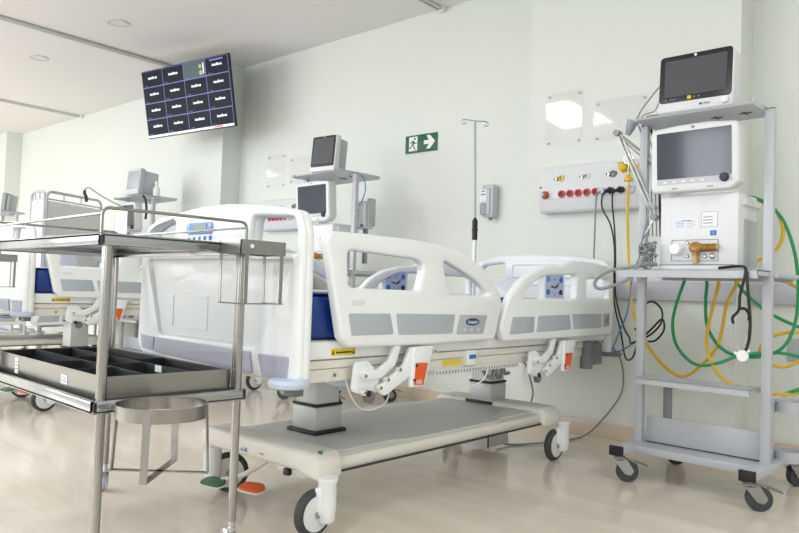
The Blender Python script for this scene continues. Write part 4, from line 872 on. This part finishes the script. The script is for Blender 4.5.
# ------------------------------------------------------------------ wall screen
def tv():
    w = 1.1; h = w*9/16
    ya, ti, ro = R(10.79), R(10.28), R(1.45)
    t = thing('wall_screen', 'large flat screen showing a grid of sixteen camera tiles', 'television', (-5.653, 3.463, 2.466))
    cy, sy = math.cos(ya), math.sin(ya)
    u = Vector((cy, sy, 0)); n = Vector((sy, -cy, 0)); v = Vector((0, 0, 1))*math.cos(ti) + n*math.sin(ti)
    U = math.cos(ro)*u + math.sin(ro)*v; V = -math.sin(ro)*u + math.cos(ro)*v; N = U.cross(V)
    X = Matrix((U, V, N)).transposed().to_4x4()      # local x right, y up, z towards viewer
    b = B(); b.box((0, 0, -.02), (w, h, .03), TVB, bev=.005); b.box((0, -.03, -.045), (w*.6, h*.55, .03), TVB, bev=.01); b.bm.transform(X); b.build('case', t)
    b = B(); g = .008; W2, H2 = w-2*g, h-2*g; bar = .018
    b.box((0, 0, -.004), (W2, H2, .002), TVL)
    b.box((0, -H2/2+bar/2, -.0025), (W2, bar, .002), TVBAR); b.box((W2*.33, -H2/2+bar/2, -.0018), (W2*.1, bar*.6, .002), ORANGE)
    cw, ch = W2/4, (H2-bar)/4
    for i in range(4):
        for j in range(4):
            cx, cyy = -W2/2+cw*(i+.5), H2/2-ch*(j+.5)
            pic = (i == 2 and j == 0)
            b.box((cx, cyy, -.0025), (cw-.007, ch-.007, .002), TVP if pic else TVT)
            if pic:
                b.plate(circ(cx+.075, cyy+.02, .018, 12), [], .001, 'xy', -.001, TVY); b.plate(circ(cx+.08, cyy-.035, .022, 10), [], .001, 'xy', -.001, TVY); b.box((cx+.112, cyy, -.001), (.012, .09, .001), TVBAR)
            else:
                b.text('intelbras', .034, Matrix.Translation((cx+.004, cyy+.008, -.001)), TVW, .0003)
                b.text('intelbras', .034, Matrix.Translation((cx+.006, cyy+.0085, -.001)), TVW, .0003)
                if i == 3 and j == 0: b.box((cx, cyy+.05, -.001), (.16, .012, .001), TVL)
            b.text('CAM %d' % (j*4+i+1), .014, Matrix.Translation((cx-.09, cyy-ch/2+.013, -.001)), TVL, .0003)
    b.bm.transform(X); b.build('display_screen', t)
    b = B(); p = Vector((0, .06, 0))
    b.tube([N*-.05, N*-.12 + V*.0, Vector((-.1, .30, .02)), Vector((-.15, .40, .02))], .025, TVB, seg=10); b.box((-.15, .405, .02), (.16, .02, .22), TVB, bev=.003); b.build('wall_bracket', t)
tv()

# ------------------------------------------------------------------ light, world, camera
def area(name, loc, rot, sx, sy, power, col=(1, 1, 1)):
    l = bpy.data.lights.new(name, 'AREA'); l.shape = 'RECTANGLE'; l.size = sx; l.size_y = sy; l.energy = power; l.color = col
    o = bpy.data.objects.new(name, l); C.objects.link(o); o.location = loc; o.rotation_euler = rot; return o
for k, (a, c) in enumerate(((-12.6, -10.6), (-9.9, -8.0), (-7.5, -5.6), (-4.5, -2.3), (0, 2.2))):
    area('window_daylight', ((a+c)/2, YF-.18, 1.65), (R(90), 0, 0), c-a, 1.4, (66, 62, 52, 44, 40)[k], (.92, .965, 1))
for k, (x, y, p) in enumerate(((-4.0, .35, 34), (-7.5, .3, 44), (-10.8, .3, 64), (-.9, -.9, 34), (1.4, 1.6, 34), (-4.0, -2.2, 36), (-8, -2.2, 46), (-12, -2.2, 50))):
    area('ceiling_panel_light', (x, y, H-.015), (0, 0, 0), .6, 1.2, p, (.93, .965, 1))
w = bpy.data.worlds.new('world'); sc.world = w; w.use_nodes = True
w.node_tree.nodes['Background'].inputs[0].default_value = (.85, .93, 1, 1); w.node_tree.nodes['Background'].inputs[1].default_value = 1.2

cam = bpy.data.cameras.new('camera'); co = bpy.data.objects.new('camera', cam); C.objects.link(co); sc.camera = co
yaw, pit, rol = R(-41.25), R(1.966), R(1.914)
f = Vector((math.sin(yaw)*math.cos(pit), math.cos(yaw)*math.cos(pit), math.sin(pit)))
r = Vector((math.cos(yaw), -math.sin(yaw), 0)); u = r.cross(f)
rr = math.cos(rol)*r + math.sin(rol)*u; uu = -math.sin(rol)*r + math.cos(rol)*u
Mx = Matrix((rr, uu, -f)).transposed().to_4x4(); Mx.translation = (0, 0, .8)
co.matrix_world = Mx
cam.sensor_width = 36; cam.lens = 711/799*36; cam.clip_start = .05; cam.clip_end = 60

sc.view_settings.view_transform = 'Standard'; sc.view_settings.look = 'None'; sc.view_settings.gamma = 1; sc.view_settings.use_curve_mapping = False
sc.view_settings.exposure = 0.24
sc.cycles.use_denoising = True; sc.cycles.max_bounces = 8; sc.cycles.diffuse_bounces = 5; sc.cycles.caustics_reflective = False; sc.cycles.caustics_refractive = False
sc.cycles.sample_clamp_indirect = 6; sc.cycles.transparent_max_bounces = 40
